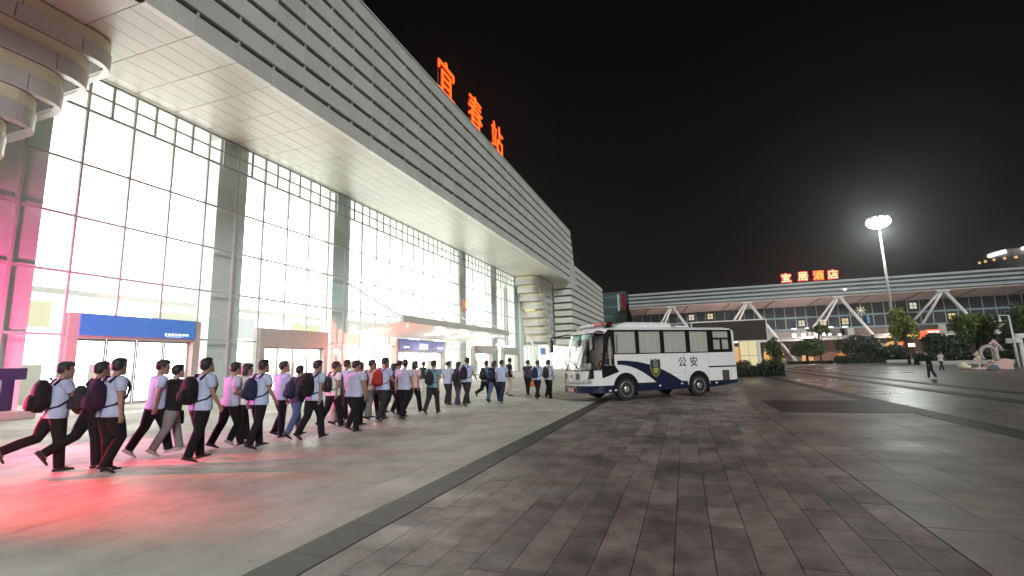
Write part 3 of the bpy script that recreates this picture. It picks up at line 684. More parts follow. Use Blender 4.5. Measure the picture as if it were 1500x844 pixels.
# pink arch flower sculpture
sp_ = thing('arch_sculpture', 'pale pink stage with a grey ring arch, posts and pink flower heads, below the trees', 'sculpture', (23.9, 50.8, 0))
M_pink = mat('pink_paint', (.70, .45, .42), .5, var=.06, scale=3); M_cream = mat('cream_paint', (.72, .68, .52), .5)
MB().prism([(-1.5, -.5, 0), (.95, -.5, 0), (.95, -.5, .75), (.55, -.5, .85), (-.1, -.5, .62), (-.5, -.5, .2), (-1.5, -.5, .12)], (0, 1.2, 0)).build('stage', M_pink, sp_, bevel=.03)
ring = [(-.25+.52*math.cos(a), .1, 1.25+.62*math.sin(a)) for a in [math.pi*(1.25-1.5*i/16) for i in range(17)]]
MB().tube(ring, .15, 8).build('ring_arch', M_concrete, sp_, smooth=True)
MB().tube([(.38, .2, .6), (.38, .2, 1.95)], .085, 8).build('post', M_cream, sp_); MB().tube([(.12, .25, .6), (.12, .25, 1.7)], .07, 8).build('post', M_cream, sp_)
for x, z, r in ((.22, 2.15, .19), (-.02, 2.05, .13), (.38, 2.02, .13), (-1.05, 1.2, .18), (-.92, .95, .2), (-1.15, .8, .16), (-.75, 1.55, .1)):
    mb = MB()
    for i in range(7):
        a = i*.9; mb.ell((x+r*.55*math.cos(a), .1-.05*(i % 2), z+r*.55*math.sin(a)), (r*.55, r*.4, r*.55), 7, 5)
    mb.ell((x, .0, z), (r*.4, r*.4, r*.4), 7, 5); mb.build('flower_head', M_pink if z > 1.1 else M_cream, sp_, smooth=True)
MB().tube([(-.95, .1, .1), (-.98, .12, 1.5)], .05, 6).build('stem', M_cream, sp_)
MB().prism([(-.7, -.62, 0), (.0, -.62, 0), (-.1, -.62, .3), (-.4, -.62, .42), (-.65, -.62, .3)], (0, .12, 0)).build('step', mat('slate_paint', (.10, .13, .15), .5), sp_)
rk = thing('white_rock', 'small white rounded ornamental rock left of the pink arch stage', 'ornament', (22.0, 51.3, 0))
mb = MB(); mb.ell((0, 0, .32), (.34, .3, .34), 9, 6); mb.ell((.3, .05, .2), (.28, .25, .22), 9, 6); mb.build('stone', M_cream, rk, smooth=True)
# bracket lamp post and kiosk frame at the right edge
lp = thing('bracket_lamp_post', 'slim pale lamp post with a short arm and two small boxes, at the right edge', 'street lamp', (27.6, 55.3, 0))
MB().tube([(0.1, 0, 0), (0, 0, 4.6)], [.09, .06], 8).build('pole', M_white, lp, smooth=True)
MB().tube([(0, 0, 4.58), (-.72, 0, 4.62)], .045, 6).build('arm', M_white, lp)
MB().tube([(-.66, 0, 4.6), (-.66, 0, 4.3), (-.66, 0, 4.05)], [.04, .07, .13], 8).build('lamp_head', M_white, lp)
MB().box(-.5, -.02, -.12, .12, 2.1, 2.55).build('control_box', M_concrete, lp, bevel=.01); MB().box(.12, .42, -.1, .1, 2.15, 2.55).build('sign_box', M_white, lp, bevel=.01)
kf = thing('kiosk_frame', 'white posts and beam of a kiosk at the far right edge of the plaza', 'kiosk', (29.3, 56, 0))
MB().box(-1.1, 2.2, -.2, .2, 2.55, 2.95).build('beam', M_white, kf, bevel=.01)
for x in (-.95, 1.9): MB().box(x, x+.2, -.12, .12, 0, 2.55).build('post', M_white, kf, bevel=.01)
MB().box(-.7, 1.85, .3, 1.6, 0, 2.3).build('booth', mat('kiosk_dark', (.03, .03, .035), .4), kf)

# ---------------------------------------------------------------- the police bus
bus = thing('police_bus', 'white police bus with navy swoosh, shield badge and curtained windows, parked on the plaza', 'bus', (-2.2326, 19.5717, 0), R(41))
M_bw = mat('bus_white_paint', (.78, .79, .78), .22, spec=.5, var=.015, scale=1.5); M_bn = mat('bus_navy_paint', (.012, .018, .048), .25)
M_bb = mat('bus_black_trim', (.012, .012, .013), .22); M_gold = mat('badge_gold', (.55, .46, .10), .35, .3); M_grey = mat('badge_grey', (.22, .25, .25), .4)
M_cur = mat('curtain_cloth', (.70, .69, .61), .8, var=.16, scale=14, stretch=(3, 1, .15)); G_bus = glass('bus_glass', (.95, .96, .96), ior=1.9)
M_text = mat('lettering_black', (.02, .022, .03), .4)
W_, SR = 2.32, 5.82
SL = [5.6, 5.0, 4.48, 3.24, 1.9, .66, -.48, -.56, -1.0]
ZB = [.34, .62, .9, 1.2, 1.4, 1.81, 2.2, 2.5, 2.64, 2.75, 2.84, 2.90]
def rake(z): return 0 if z < 1.2 else .62*((z-1.2)/1.5)**1.25
def fpt(t, z):      # front of the plan outline, t from -1 (left corner) to 1 (right corner)
    b = .84*(1-abs(t)**3.2)**.8
    k = 1 if z > .62 else .97
    return (-1.0-b*k+rake(z)*(1-.55*abs(t)), W_/2*(1+math.copysign(abs(t)**.78, t)))
TF = [-.98, -.93, -.85, -.7, -.5, -.25, 0, .25, .5, .7, .85, .93, .98]
def ring(z):
    ins = 0 if z < 2.7 else {2.75: .035, 2.84: .14, 2.90: .36}[z]
    P = [(s, 0.0) for s in SL]
    P += [fpt(t, z) for t in TF]
    P += [(s, W_) for s in SL[::-1]]
    P += [(SR-.04, W_-.04), (SR, W_-.22), (SR+.03, W_/2), (SR, .22), (SR-.04, .04)]
    P[8] = (min(-1.0+rake(z)*.42, -.6), 0); P[8+len(TF)+1] = (P[8][0], W_)
    if ins:
        P = [(s+(ins*1.2 if s < -.7 else 0)-(ins if s > 5.7 else 0), min(max(l, ins), W_-ins)) for s, l in P]
    up = .14 if z == .34 else 0       # the skirt sweeps up behind the rear wheel
    return [Vector((s, l, z+(up*max(0, (s-4.2)/1.5) if z == .34 else 0))) for s, l in P]
rings = [ring(z) for z in ZB]; n = len(rings[0]); nF = len(TF)
def body():
    mb = MB()
    vs = [p for r in rings for p in r]; o = n; fs = []; ms = []
    for i in range(len(ZB)-1):
        zm = (ZB[i]+ZB[i+1])/2
        for j in range(n):
            k = (j+1) % n
            if j < 6 and 1.81 < zm < 2.75 : continue                         # left window band
            if j == 7 and 1.4 < zm < 2.5: continue                            # driver window
            if 8+1 <= j < 8+nF and 1.2 < zm < 2.64: continue                  # windscreen
            if 8+nF+1+2 <= j < 8+nF+1+8 and 1.81 < zm < 2.75: continue        # right window band
            fs.append((i*n+j, (i+1)*n+j, (i+1)*n+k, i*n+k)); ms.append(1 if zm < .62 else 0)
    fs.append(tuple(range(n))); ms.append(1); fs.append(tuple((len(ZB)-1)*n+j for j in range(n))[::-1]); ms.append(0)
    mb.v = [tuple(v) for v in vs]; mb.f = fs; mb.m = ms
    return mb
bd = body().build('body', [M_bw, M_bn], bus)
# windscreen
mb = MB(); ZS = [1.2, 1.4, 1.81, 2.2, 2.5, 2.64]; a, b = 9, 8+nF
idx = list(range(a, b+1))
vs = [rings[ZB.index(z)][j]+Vector((.012, 0, 0)) for z in ZS for j in idx]; k = len(idx)
mb.v = [tuple(v) for v in vs]; mb.f = [(i*k+j, (i+1)*k+j, (i+1)*k+j+1, i*k+j+1) for i in range(len(ZS)-1) for j in range(k-1)]
wsn = mb.build('windscreen', glass('windscreen_glass', (.88, .93, .90), ior=2.3), bus, smooth=True)
def fr_at(l, z, off=0.0):       # a point on the bus front at lateral l
    q = 2*l/W_-1; t = math.copysign(abs(q)**(1/.78), q); s, _ = fpt(t, z); return Vector((s-off, l, z))
mb = MB()
for z0, z1 in ((2.42, 2.64),):     # teal sun strip along the top of the windscreen
    ls_ = [.22+i*(W_-.44)/12 for i in range(13)]
    mb.v = [tuple(fr_at(l, z, -.02)) for z in (z0, z1) for l in ls_]; mb.f = [(i, 13+i, 14+i, i+1) for i in range(12)]
mb.build('sun_strip', mat('teal_sun_strip', (.03, .30, .24), .3), wsn)
mb = MB()
for l0 in (.55, 1.25): mb.tube([fr_at(l0, 1.24, .03), fr_at(l0+.35, 1.50, .03), fr_at(l0+.75, 1.58, .03)], .018, 5)
mb.tube([fr_at(.2+i*.2, 1.21, .012) for i in range(10)], .022, 5); mb.tube([fr_at(.2+i*.2, 2.65, .008) for i in range(10)], .022, 5)
mb.build('wiper', M_bb, wsn)
# cabin
MB().prism([(-1.58, .12, .9), (-1.2, .12, .9), (-1.2, .12, 1.22), (-1.5, .12, 1.26)], (0, W_-.24, 0)).build('dashboard', M_bb, bus)
MB().box(-.30, -.26, .05, W_-.05, .5, 2.6).build('bulkhead', mat('cabin_grey', (.36, .35, .32), .7), bus)
MB().box(-1.4, 5.6, .05, W_-.05, .55, .60).build('cabin_floor', M_bb, bus)
MB().box(-.75, -.35, .35, .8, .6, 1.05).box(-.42, -.32, .35, .8, 1.05, 1.65).build('driver_seat', mat('seat_cloth', (.05, .06, .09), .8), bus, bevel=.03)
mb = MB(); mb.tube([(-1.12-.07*math.sin(a), .58+.21*math.cos(a), 1.30+.2*math.sin(a)) for a in [2*math.pi*i/16 for i in range(17)]], .016, 6); mb.tube([(-1.35, .58, 1.1), (-1.12, .58, 1.3)], .025, 6)
mb.build('steering_wheel', M_bb, bus)
MB().tube([fr_at(1.55, 2.6, -.08), fr_at(.85, 1.35, -.12)], .035, 6).build('cabin_rail', mat('rail_brown', (.16, .10, .07), .5), bus)
mb = MB()
for i in range(9):
    for q in range(2): mb.box(-1.52+.03*q, -1.40, .25+i*.2, .40+i*.2, 1.27, 1.33+.05*((i*7+q*3) % 4))
mb.build('dashboard_items', mat('pale_paper', (.6, .6, .55), .7), bus)
# curtained side windows, both sides
def side_windows(flip):
    Y = (lambda y: W_-y) if flip else (lambda y: y)
    def bx(mb, x0, x1, y0, y1, z0, z1): return mb.box(x0, x1, min(Y(y0), Y(y1)), max(Y(y0), Y(y1)), z0, z1)
    bx(MB(), -.48, 5.6, .12, .14, 1.8, 2.76).build('window_backing', M_bb, bus)
    wins = [(-.44, .60), (.72, 1.84), (1.96, 3.18), (3.30, 4.36), (4.56, 5.5)]
    for w_, (a, b) in enumerate(wins):
        mb = MB(); N = 40; top, bot = 2.73, 1.84
        e0, e1 = a+.02, b-.03
        P = []
        for i in range(N+1):
            s = e0+(e1-e0)*i/N; d = .075+.034*math.sin(i*1.55+w_)+.012*math.sin(i*3.7)
            P += [(s, Y(d), bot+.02*math.sin(i*.9)*(w_ == 4)), (s, Y(d), top)]
        mb.v = P; mb.f = [(2*i, 2*i+2, 2*i+3, 2*i+1) for i in range(N)]
        p = bx(MB(), a, b, .012, .018, 1.83, 2.735).build('side_window', G_bus, bus)
        mb.build('curtain', M_cur, p, smooth=True)
    mb = MB()
    for x0, x1 in ((-.485, -.43), (.60, .72), (1.84, 1.96), (3.18, 3.30), (4.36, 4.56), (5.5, 5.61)): bx(mb, x0, x1, -.006, .05, 1.80, 2.77)
    bx(mb, -.43, 5.5, -.006, .05, 1.80, 1.84); bx(mb, -.43, 5.5, -.006, .05, 2.73, 2.77); bx(mb, 4.56, 5.5, -.004, .05, 2.38, 2.43)
    bx(mb, 4.99, 5.05, -.003, .05, 1.84, 2.38)
    bx(mb, 4.56, 5.5, -.003, .05, 1.84, 1.93)
    mb.build('window_frame', M_bb, bus)
side_windows(False); side_windows(True)
# driver window with black panel
mb = MB()
for P in ([(-1.06, .90), (-.30, 1.13), (-.49, 1.39), (-1.09, 1.39)], [(-.565, 1.39), (-.49, 1.39), (-.49, 2.78), (-.565, 2.78)], [(-.94, 2.5), (-.565, 2.5), (-.565, 2.78), (-.72, 2.78)], [(-1.08, 1.39), (-.97, 1.39), (-.66, 2.5), (-.92, 2.5)]):
    mb.prism([(s, -.012, z) for s, z in P], (0, .014, 0))
mb.build('driver_panel', M_bb, bus)
dw = MB().box(-.98, -.565, .008, .014, 1.4, 2.5).build('driver_window', G_bus, bus)
MB().box(-.80, -.77, -.008, .02, 1.4, 2.2).build('window_divider', M_bb, dw)
MB().box(-.62, -.57, .10, .14, 1.4, 2.5).build('curtain', M_cur, dw)
# swoosh in two printed pieces, badge, lettering
N = 24; top = []; bot = []
for i in range(N+1):
    s = -.36+3.17*i/N; d = s+.36; top.append((s, -.004, 1.56-.0755*d**2.2))
for i in range(N+1):
    s = -.36+1.82*i/N; d = s+.36; bot.append((s, -.004, 1.40-.232*d**1.98))
mb = MB(); P = top+[(2.81, -.004, .34), (1.46, -.004, .34)]
# as quads strips so the face stays clean
cols = []
for i in range(61):
    s = -.36+3.17*i/60; d = s+.36; t_ = 1.56-.0755*d**2.2; b_ = 1.40-.232*d**1.98 if s < 1.46 else .62
    b_ = max(b_, .62); t_ = max(t_, .621); cols.append((s, t_, b_))
mb.v = [q for s, t_, b_ in cols for q in ((s, -.005, b_), (s, -.005, t_))]; mb.f = [(2*i, 2*i+1, 2*i+3, 2*i+2) for i in range(60)]
mb.build('swoosh_stripe', M_bn, bus)
MB().box(.5, 3.0, -.009, -.001, .625, .665).build('skirt_stripe', M_bn, bus)
def shield(c, w, h, y, d=.01):
    pts = [(-.42, .5), (-.2, .44), (0, .52), (.2, .44), (.42, .5), (.5, .28), (.46, -.1), (.3, -.36), (0, -.5), (-.3, -.36), (-.46, -.1), (-.5, .28)]
    return [(c[0]+px*w, y, c[1]+pz*h) for px, pz in pts]
bg_ = MB().prism(shield((1.44, 1.235), .52, .74, -.016), (0, .008, 0)).build('shield_badge', M_gold, bus)
MB().prism(shield((1.44, 1.24), .455, .66, -.021), (0, .004, 0)).build('shield_field', M_bn, bg_)
mb = MB(); mb.prism([(1.30, -.026, 1.24), (1.58, -.026, 1.24), (1.56, -.026, 1.08), (1.44, -.026, .97), (1.32, -.026, 1.08)], (0, .004, 0)); mb.build('shield_base', mat('badge_green', (.32, .36, .06), .5), bg_)
mb = MB()
mb.prism([(1.31, -.027, 1.28), (1.57, -.027, 1.28), (1.57, -.027, 1.33), (1.31, -.027, 1.33)], (0, .004, 0))
for x in (1.33, 1.40, 1.47, 1.54): mb.box(x-.022, x+.022, -.028, -.022, 1.34, 1.47)
mb.prism([(1.34, -.0275, 1.48), (1.54, -.0275, 1.48), (1.50, -.0275, 1.54), (1.44, -.0275, 1.57), (1.38, -.0275, 1.54)], (0, .004, 0)); mb.build('shield_emblem', M_grey, bg_)
for ch, s, z in (('公', 2.82, 1.44), ('安', 3.42, 1.44)): put(glyph(ch, .44, .004, [M_text], .004), 'lettering', bus, (s, -.006, z), (R(90), 0, 0))
for ch, l in (('警', 1.52), ('察', .60)):
    p = fr_at(l, .98, .014); d = (fr_at(l-.15, .98)-fr_at(l+.15, .98)); put(glyph(ch, .26, .006, [M_text], .003), 'lettering', bus, p, (R(90), 0, math.atan2(d.y, d.x)))
em = fr_at(1.06, .98, .012); e_ = MB(); e_.tube([em, em+Vector((-.012, 0, 0))], .11, 16); eo = e_.build('front_emblem', M_steel, bus)
MB().tube([em+Vector((-.013, 0, 0)), em+Vector((-.02, 0, 0))], .07, 12).build('emblem_centre', mat('emblem_red', (.4, .05, .05), .4), eo)
# front lamps, grille, plate, bumper
M_lamp = mat('headlamp_glass', (.62, .62, .60), .1, .3)
for l0, l1 in ((.16, .62), (1.70, 2.16)):
    P = [fr_at(l0+(l1-l0)*i/6, .70, .012) for i in range(7)]; Q = [fr_at(l0+(l1-l0)*i/6, .84, .012) for i in range(7)]
    mb = MB(); mb.v = [tuple(p) for p in P+Q]; mb.f = [(i, 7+i, 8+i, i+1) for i in range(6)]; h = mb.build('headlight', M_lamp, bus)
    for i in (1, 3, 5): MB().ell((P[i]+Q[i])/2, (.03, .05, .05), 8, 6).build('bulb_lens', M_steel, h)
P = [fr_at(.66+1.0*i/8, .70, .01) for i in range(9)]; Q = [fr_at(.66+1.0*i/8, .76, .01) for i in range(9)]
mb = MB(); mb.v = [tuple(p) for p in P+Q]; mb.f = [(i, 9+i, 10+i, i+1) for i in range(8)]; mb.build('grille', M_grey, bus)
c = fr_at(1.16, .46, .03); MB().box(c.x-.01, c.x+.01, c.y-.24, c.y+.24, .38, .53).build('number_plate', mat('plate', (.55, .30, .26), .4), bus)
# marker lamps along the skirt, rear grille and recess strip
for s, z in ((-.75, .42), (-.5, .43), (1.6, .52), (2.72, .56), (4.55, .52)): MB().box(s-.05, s+.05, -.014, -.001, z-.03, z+.03).build('marker_lamp', mat('marker_white', (.7, .72, .75), .3), bus)
vg = MB().box(4.92, 5.30, -.012, -.001, .60, 1.04).build('engine_grille', mat('grille_brown', (.10, .065, .05), .6), bus)
for i in range(7): MB().box(4.94, 5.28, -.02, -.012, .63+.058*i, .655+.058*i).build('slat', mat('grille_slat', (.06, .045, .04), .6), vg)
MB().box(4.2, 5.7, -.012, -.001, 1.17, 1.225).build('trim_strip', M_bb, bus)
MB().box(-.3, 4.1, -.004, -.001, 1.0, 1.006).build('panel_seam', M_grey, bus)
for _s in (.60, 1.02, 2.95, 5.42): MB().box(_s, _s+.006, -.004, -.001, .67, 1.795).build('panel_seam', M_grey, bus)
MB().box(3.02, 3.30, -.005, -.001, .72, .98).build('filler_flap', mat('flap_white', (.70, .71, .70), .3), bus)
MB().box(4.18, 4.186, -.004, -.001, .62, 1.80).build('panel_seam', M_grey, bus)
# roof: light bar, air conditioner, clearance lamps
lb = MB().box(-.72, -.38, .12, W_-.12, 2.90, 2.95).build('light_bar', M_bb, bus)
M_rl = mat('red_lens', (.30, .012, .012), .15, emit=(1, .03, .02), es=.10); M_cl = mat('clear_lens', (.62, .62, .60), .12)
for i, (a, b, m) in enumerate(((.10, .42, mat('deep_red_lens', (.10, .008, .008), .15)), (.43, 1.06, M_rl), (1.07, 1.36, M_cl), (1.37, 2.2, M_cl))):
    MB().box(-.70, -.40, a, b, 2.955, 3.11).build('light_bar_lens', m, lb, bevel=.05)
MB().loft([[(a, b, 2.88) for a, b in ((-.2, .38), (2.75, .38), (2.75, W_-.38), (-.2, W_-.38))], [(a, b, 3.04) for a, b in ((.15, .42), (2.7, .42), (2.7, W_-.42), (.15, W_-.42))], [(a, b, 3.12) for a, b in ((.5, .52), (2.6, .52), (2.6, W_-.52), (.5, W_-.52))]]).build('air_conditioner', M_bw, bus, bevel=.03)
MB().box(3.2, 3.8, .7, 1.6, 2.89, 3.0).build('roof_hatch', M_bw, bus, bevel=.02)
for l in (.75, .95, 1.3, 1.5): MB().ell(fr_at(l, 2.72, -.06), (.035, .05, .025), 8, 5).build('clearance_lamp', mat('amber_lens', (.45, .16, .05), .3), bus)
# wheels
M_rim = mat('wheel_rim', (.42, .43, .40), .35, .6)
def wheel(s, l, out):
    mb = MB(); rr = []
    for y, r in ((-.13, .30), (-.13, .40), (-.10, .445), (.10, .445), (.13, .40), (.13, .30)): rr.append([(s+r*math.cos(a), l+y, .448+r*math.sin(a)) for a in [2*math.pi*i/28 for i in range(28)]])
    t = mb.loft(rr).build('wheel', M_rubber, bus, smooth=False)
    y = l+out*.135
    mb = MB(); rr = []
    for dy, r in ((-.03, .30), (.012, .29), (-.02, .255), (-.05, .16), (-.01, .13), (.015, .07)): rr.append([(s+r*math.cos(a), y+out*dy, .448+r*math.sin(a)) for a in [2*math.pi*i/24 for i in range(24)]])
    mb.loft(rr).build('rim', M_rim, t, smooth=True)
    mb = MB()
    for i in range(8):
        a = 2*math.pi*i/8; mb.tube([(s+.205*math.cos(a), y+out*-.04, .448+.205*math.sin(a)), (s+.205*math.cos(a), y+out*-.028, .448+.205*math.sin(a))], .034, 8)
    mb.build('rim_hole', M_bb, t)
    return t
for s in (0.0, 3.62):
    for l, o in ((.12, -1), (W_-.12, 1)): wheel(s, l, o)
    for y in (-.004, W_+.004):
        P = [(s+.56*math.cos(a), y, .50+.56*math.sin(a)) for a in [math.pi*i/16 for i in range(17)]]
        P = [(s-.56, y, .36)]+P[::-1]+[(s+.56, y, .36)]
        MB().prism(P, (0, -.004 if y < 0 else .004, 0)).build('wheel_arch', M_bb, bus)
        MB().tube([(s+.57*math.cos(a), y, .50+.57*math.sin(a)) for a in [math.pi*i/16 for i in range(17)]], .018, 6).build('arch_lip', M_bw if s else M_bb, bus)
    MB().box(s+.50, s+.53, .0, .3, .16, .5).build('mud_flap', M_rubber, bus)
# mirrors hang from arms at both front corners
def mirror(side):
    y0 = .05 if side < 0 else W_-.05; y1 = y0+side*(.04 if side < 0 else .50); s1 = -1.45 if side < 0 else -1.85
    m = MB(); m.tube([(-.75, y0, 2.66), (-1.15, (y0+y1)/2, 2.72), (s1, y1, 2.6), (s1, y1, 2.5)], .03, 7); mo = m.build('mirror_arm', M_bb, bus, smooth=True)
    MB().box(s1-.06, s1+.06, y1-.11, y1+.11, 1.98, 2.52).build('mirror', M_bb, mo, bevel=.03)
mirror(-1); mirror(1)
MB().box(SR+.02, SR+.06, .3, W_-.3, 1.75, 2.6).build('rear_window', M_bb, bus)
for l in (.12, W_-.3): MB().box(SR-.02, SR+.05, l, l+.18, .8, 1.3).build('tail_light', mat('tail_red', (.3, .02, .02), .3), bus)

# ---------------------------------------------------------------- added red beacon, stand-in for an unseen police light, that lights the queue from the left (just outside the picture)
bc = thing('standin_beacon', 'added red beacon on a short tripod left of the queue, stand-in for an unseen police light', 'beacon', (-14.6, 3.9, 0))
mb = MB(); mb.tube([(0, 0, .5), (0, 0, 1.55)], .04, 8)
for i in range(3): mb.tube([(0, 0, .55), (.42*math.cos(2.09*i), .42*math.sin(2.09*i), 0)], .025, 6)
mb.build('tripod', M_black, bc)
MB().tube([(0, 0, 1.55), (0, 0, 1.63)], .12, 12).build('base', M_black, bc)
MB().tube([(0, 0, 1.63), (0, 0, 1.75), (0, 0, 1.81)], [.10, .10, .05], 12).build('lens', emis('beacon_red', (1, .03, .08), 20), bc)
def spot(name, e, c, loc, d, size, blend, rad):
    l = bpy.data.lights.new(name, 'SPOT'); l.energy = e; l.color = c; l.shadow_soft_size = rad; l.spot_size = R(size); l.spot_blend = blend
    o = bpy.data.objects.new(name, l); col.objects.link(o); o.location = loc; o.rotation_euler = (-Vector(d)).to_track_quat('Z', 'Y').to_euler()
spot('beacon_light', 19000, (1.0, .012, .03), (-14.3, 3.95, 1.78), (5.2, .12, -1.9), 23, .9, .10)
spot('beacon_light', 7000, (1.0, .012, .03), (-14.3, 3.95, 1.78), (6.5, 2.3, -1.75), 22, .9, .10)
spot('magenta_fill', 9000, (1.0, .07, .32), (-20.5, 6.2, 1.6), (-6.5, 5.0, 1.8), 75, .9, .25)  # added unseen spots, apart from the beacon, casting pink light
spot('magenta_fill', 7500, (1.0, .07, .42), (-17.5, 4.4, 1.9), (7.5, 3.2, -.4), 60, .9, .25)
spot('magenta_fill', 1900, (1.0, .30, .45), (-18.5, 2.5, 1.9), (-4.5, 6, 10), 70, .9, .25)

# ---------------------------------------------------------------- people
TMP = bpy.data.objects.new('remesh_source', bpy.data.meshes.new('remesh_source'))
TMP0 = TMP.data
def fuse(mb, voxel, smooth=3, noise=0):
    """closed overlapping lofts -> one continuous surface"""
    me = bpy.data.meshes.new('src'); me.from_pydata(mb.v, [], mb.f); TMP.data = me
    if TMP.name not in col.objects: col.objects.link(TMP)
    TMP.modifiers.clear()
    r = TMP.modifiers.new('r', 'REMESH'); r.mode = 'VOXEL'; r.voxel_size = voxel
    if smooth: s = TMP.modifiers.new('s', 'SMOOTH'); s.factor = .5; s.iterations = smooth
    dg = bpy.context.evaluated_depsgraph_get(); dg.update()
    out = bpy.data.meshes.new_from_object(TMP.evaluated_get(dg)); col.objects.unlink(TMP)
    out.polygons.foreach_set('use_smooth', [True]*len(out.polygons)); TMP.data = TMP0; bpy.data.meshes.remove(me); return out
def SKIN(t):
    return mat('skin_%s' % t, {'light': (.42, .26, .185), 'mid': (.33, .195, .135), 'tan': (.26, .15, .10)}[t], .5, var=.06, scale=12)
M_eye = mat('eye_dark', (.02, .015, .012), .3); M_lip = mat('lip', (.36, .13, .11), .5); M_hair = mat('hair_black', (.012, .011, .011), .45, var=.3, scale=60, bump=.5)
CL = {'light_blue': (.42, .50, .70), 'lavender': (.46, .46, .63), 'white': (.68, .66, .66), 'pink': (.66, .42, .44), 'black': (.011, .011, .013), 'navy': (.02, .025, .06), 'teal': (.16, .28, .36), 'charcoal': (.026, .026, .03),
      'grey': (.20, .195, .20), 'jeans': (.07, .10, .20), 'khaki': (.42, .38, .32), 'purple': (.075, .045, .095), 'plum': (.03, .014, .036), 'brown': (.20, .13, .10), 'orange': (.85, .22, .05), 'red': (.36, .03, .03), 'cream': (.55, .52, .46), 'darkred': (.12, .02, .025)}
def cloth(c): return mat('cloth_'+c, CL[c], .85, spec=.15, var=.14, scale=7, bump=.7, bscale=13)
WALK = {  # thigh angles L, R; knee bends L, R; foot pitch L, R; shoulder swing L, R; elbow L, R
 'a': dict(h=(.42, -.30), k=(.12, .30), f=(.18, -.55), s=(-.35, .35), e=(.25, .45)),
 'b': dict(h=(-.34, .40), k=(.36, .10), f=(-.6, .15), s=(.35, -.30), e=(.45, .25)),
 'c': dict(h=(.10, .30), k=(.05, .85), f=(0, -.45), s=(-.1, -.15), e=(.3, .2)),
 'd': dict(h=(.30, .02), k=(.80, .04), f=(-.40, 0), s=(.05, .1), e=(.25, .3)),
 'e': dict(h=(.25, -.22), k=(.08, .22), f=(.1, -.35), s=(-.25, .2), e=(.2, .3)),
 'f': dict(h=(-.42, .12), k=(.75, .06), f=(-.95, 0), s=(.3, .25), e=(.4, 1.2)),
 'g': dict(h=(-.22, .28), k=(.25, .08), f=(-.35, .08), s=(.2, -.2), e=(1.3, 1.25)),
 'sit': dict(h=(1.45, 1.38), k=(1.35, 1.30), f=(0, 0), s=(.75, .8), e=(.75, .7)),
}
def rotx(v, a): c, s = math.cos(a), math.sin(a); return Vector((v[0], v[1]*c-v[2]*s, v[1]*s+v[2]*c))
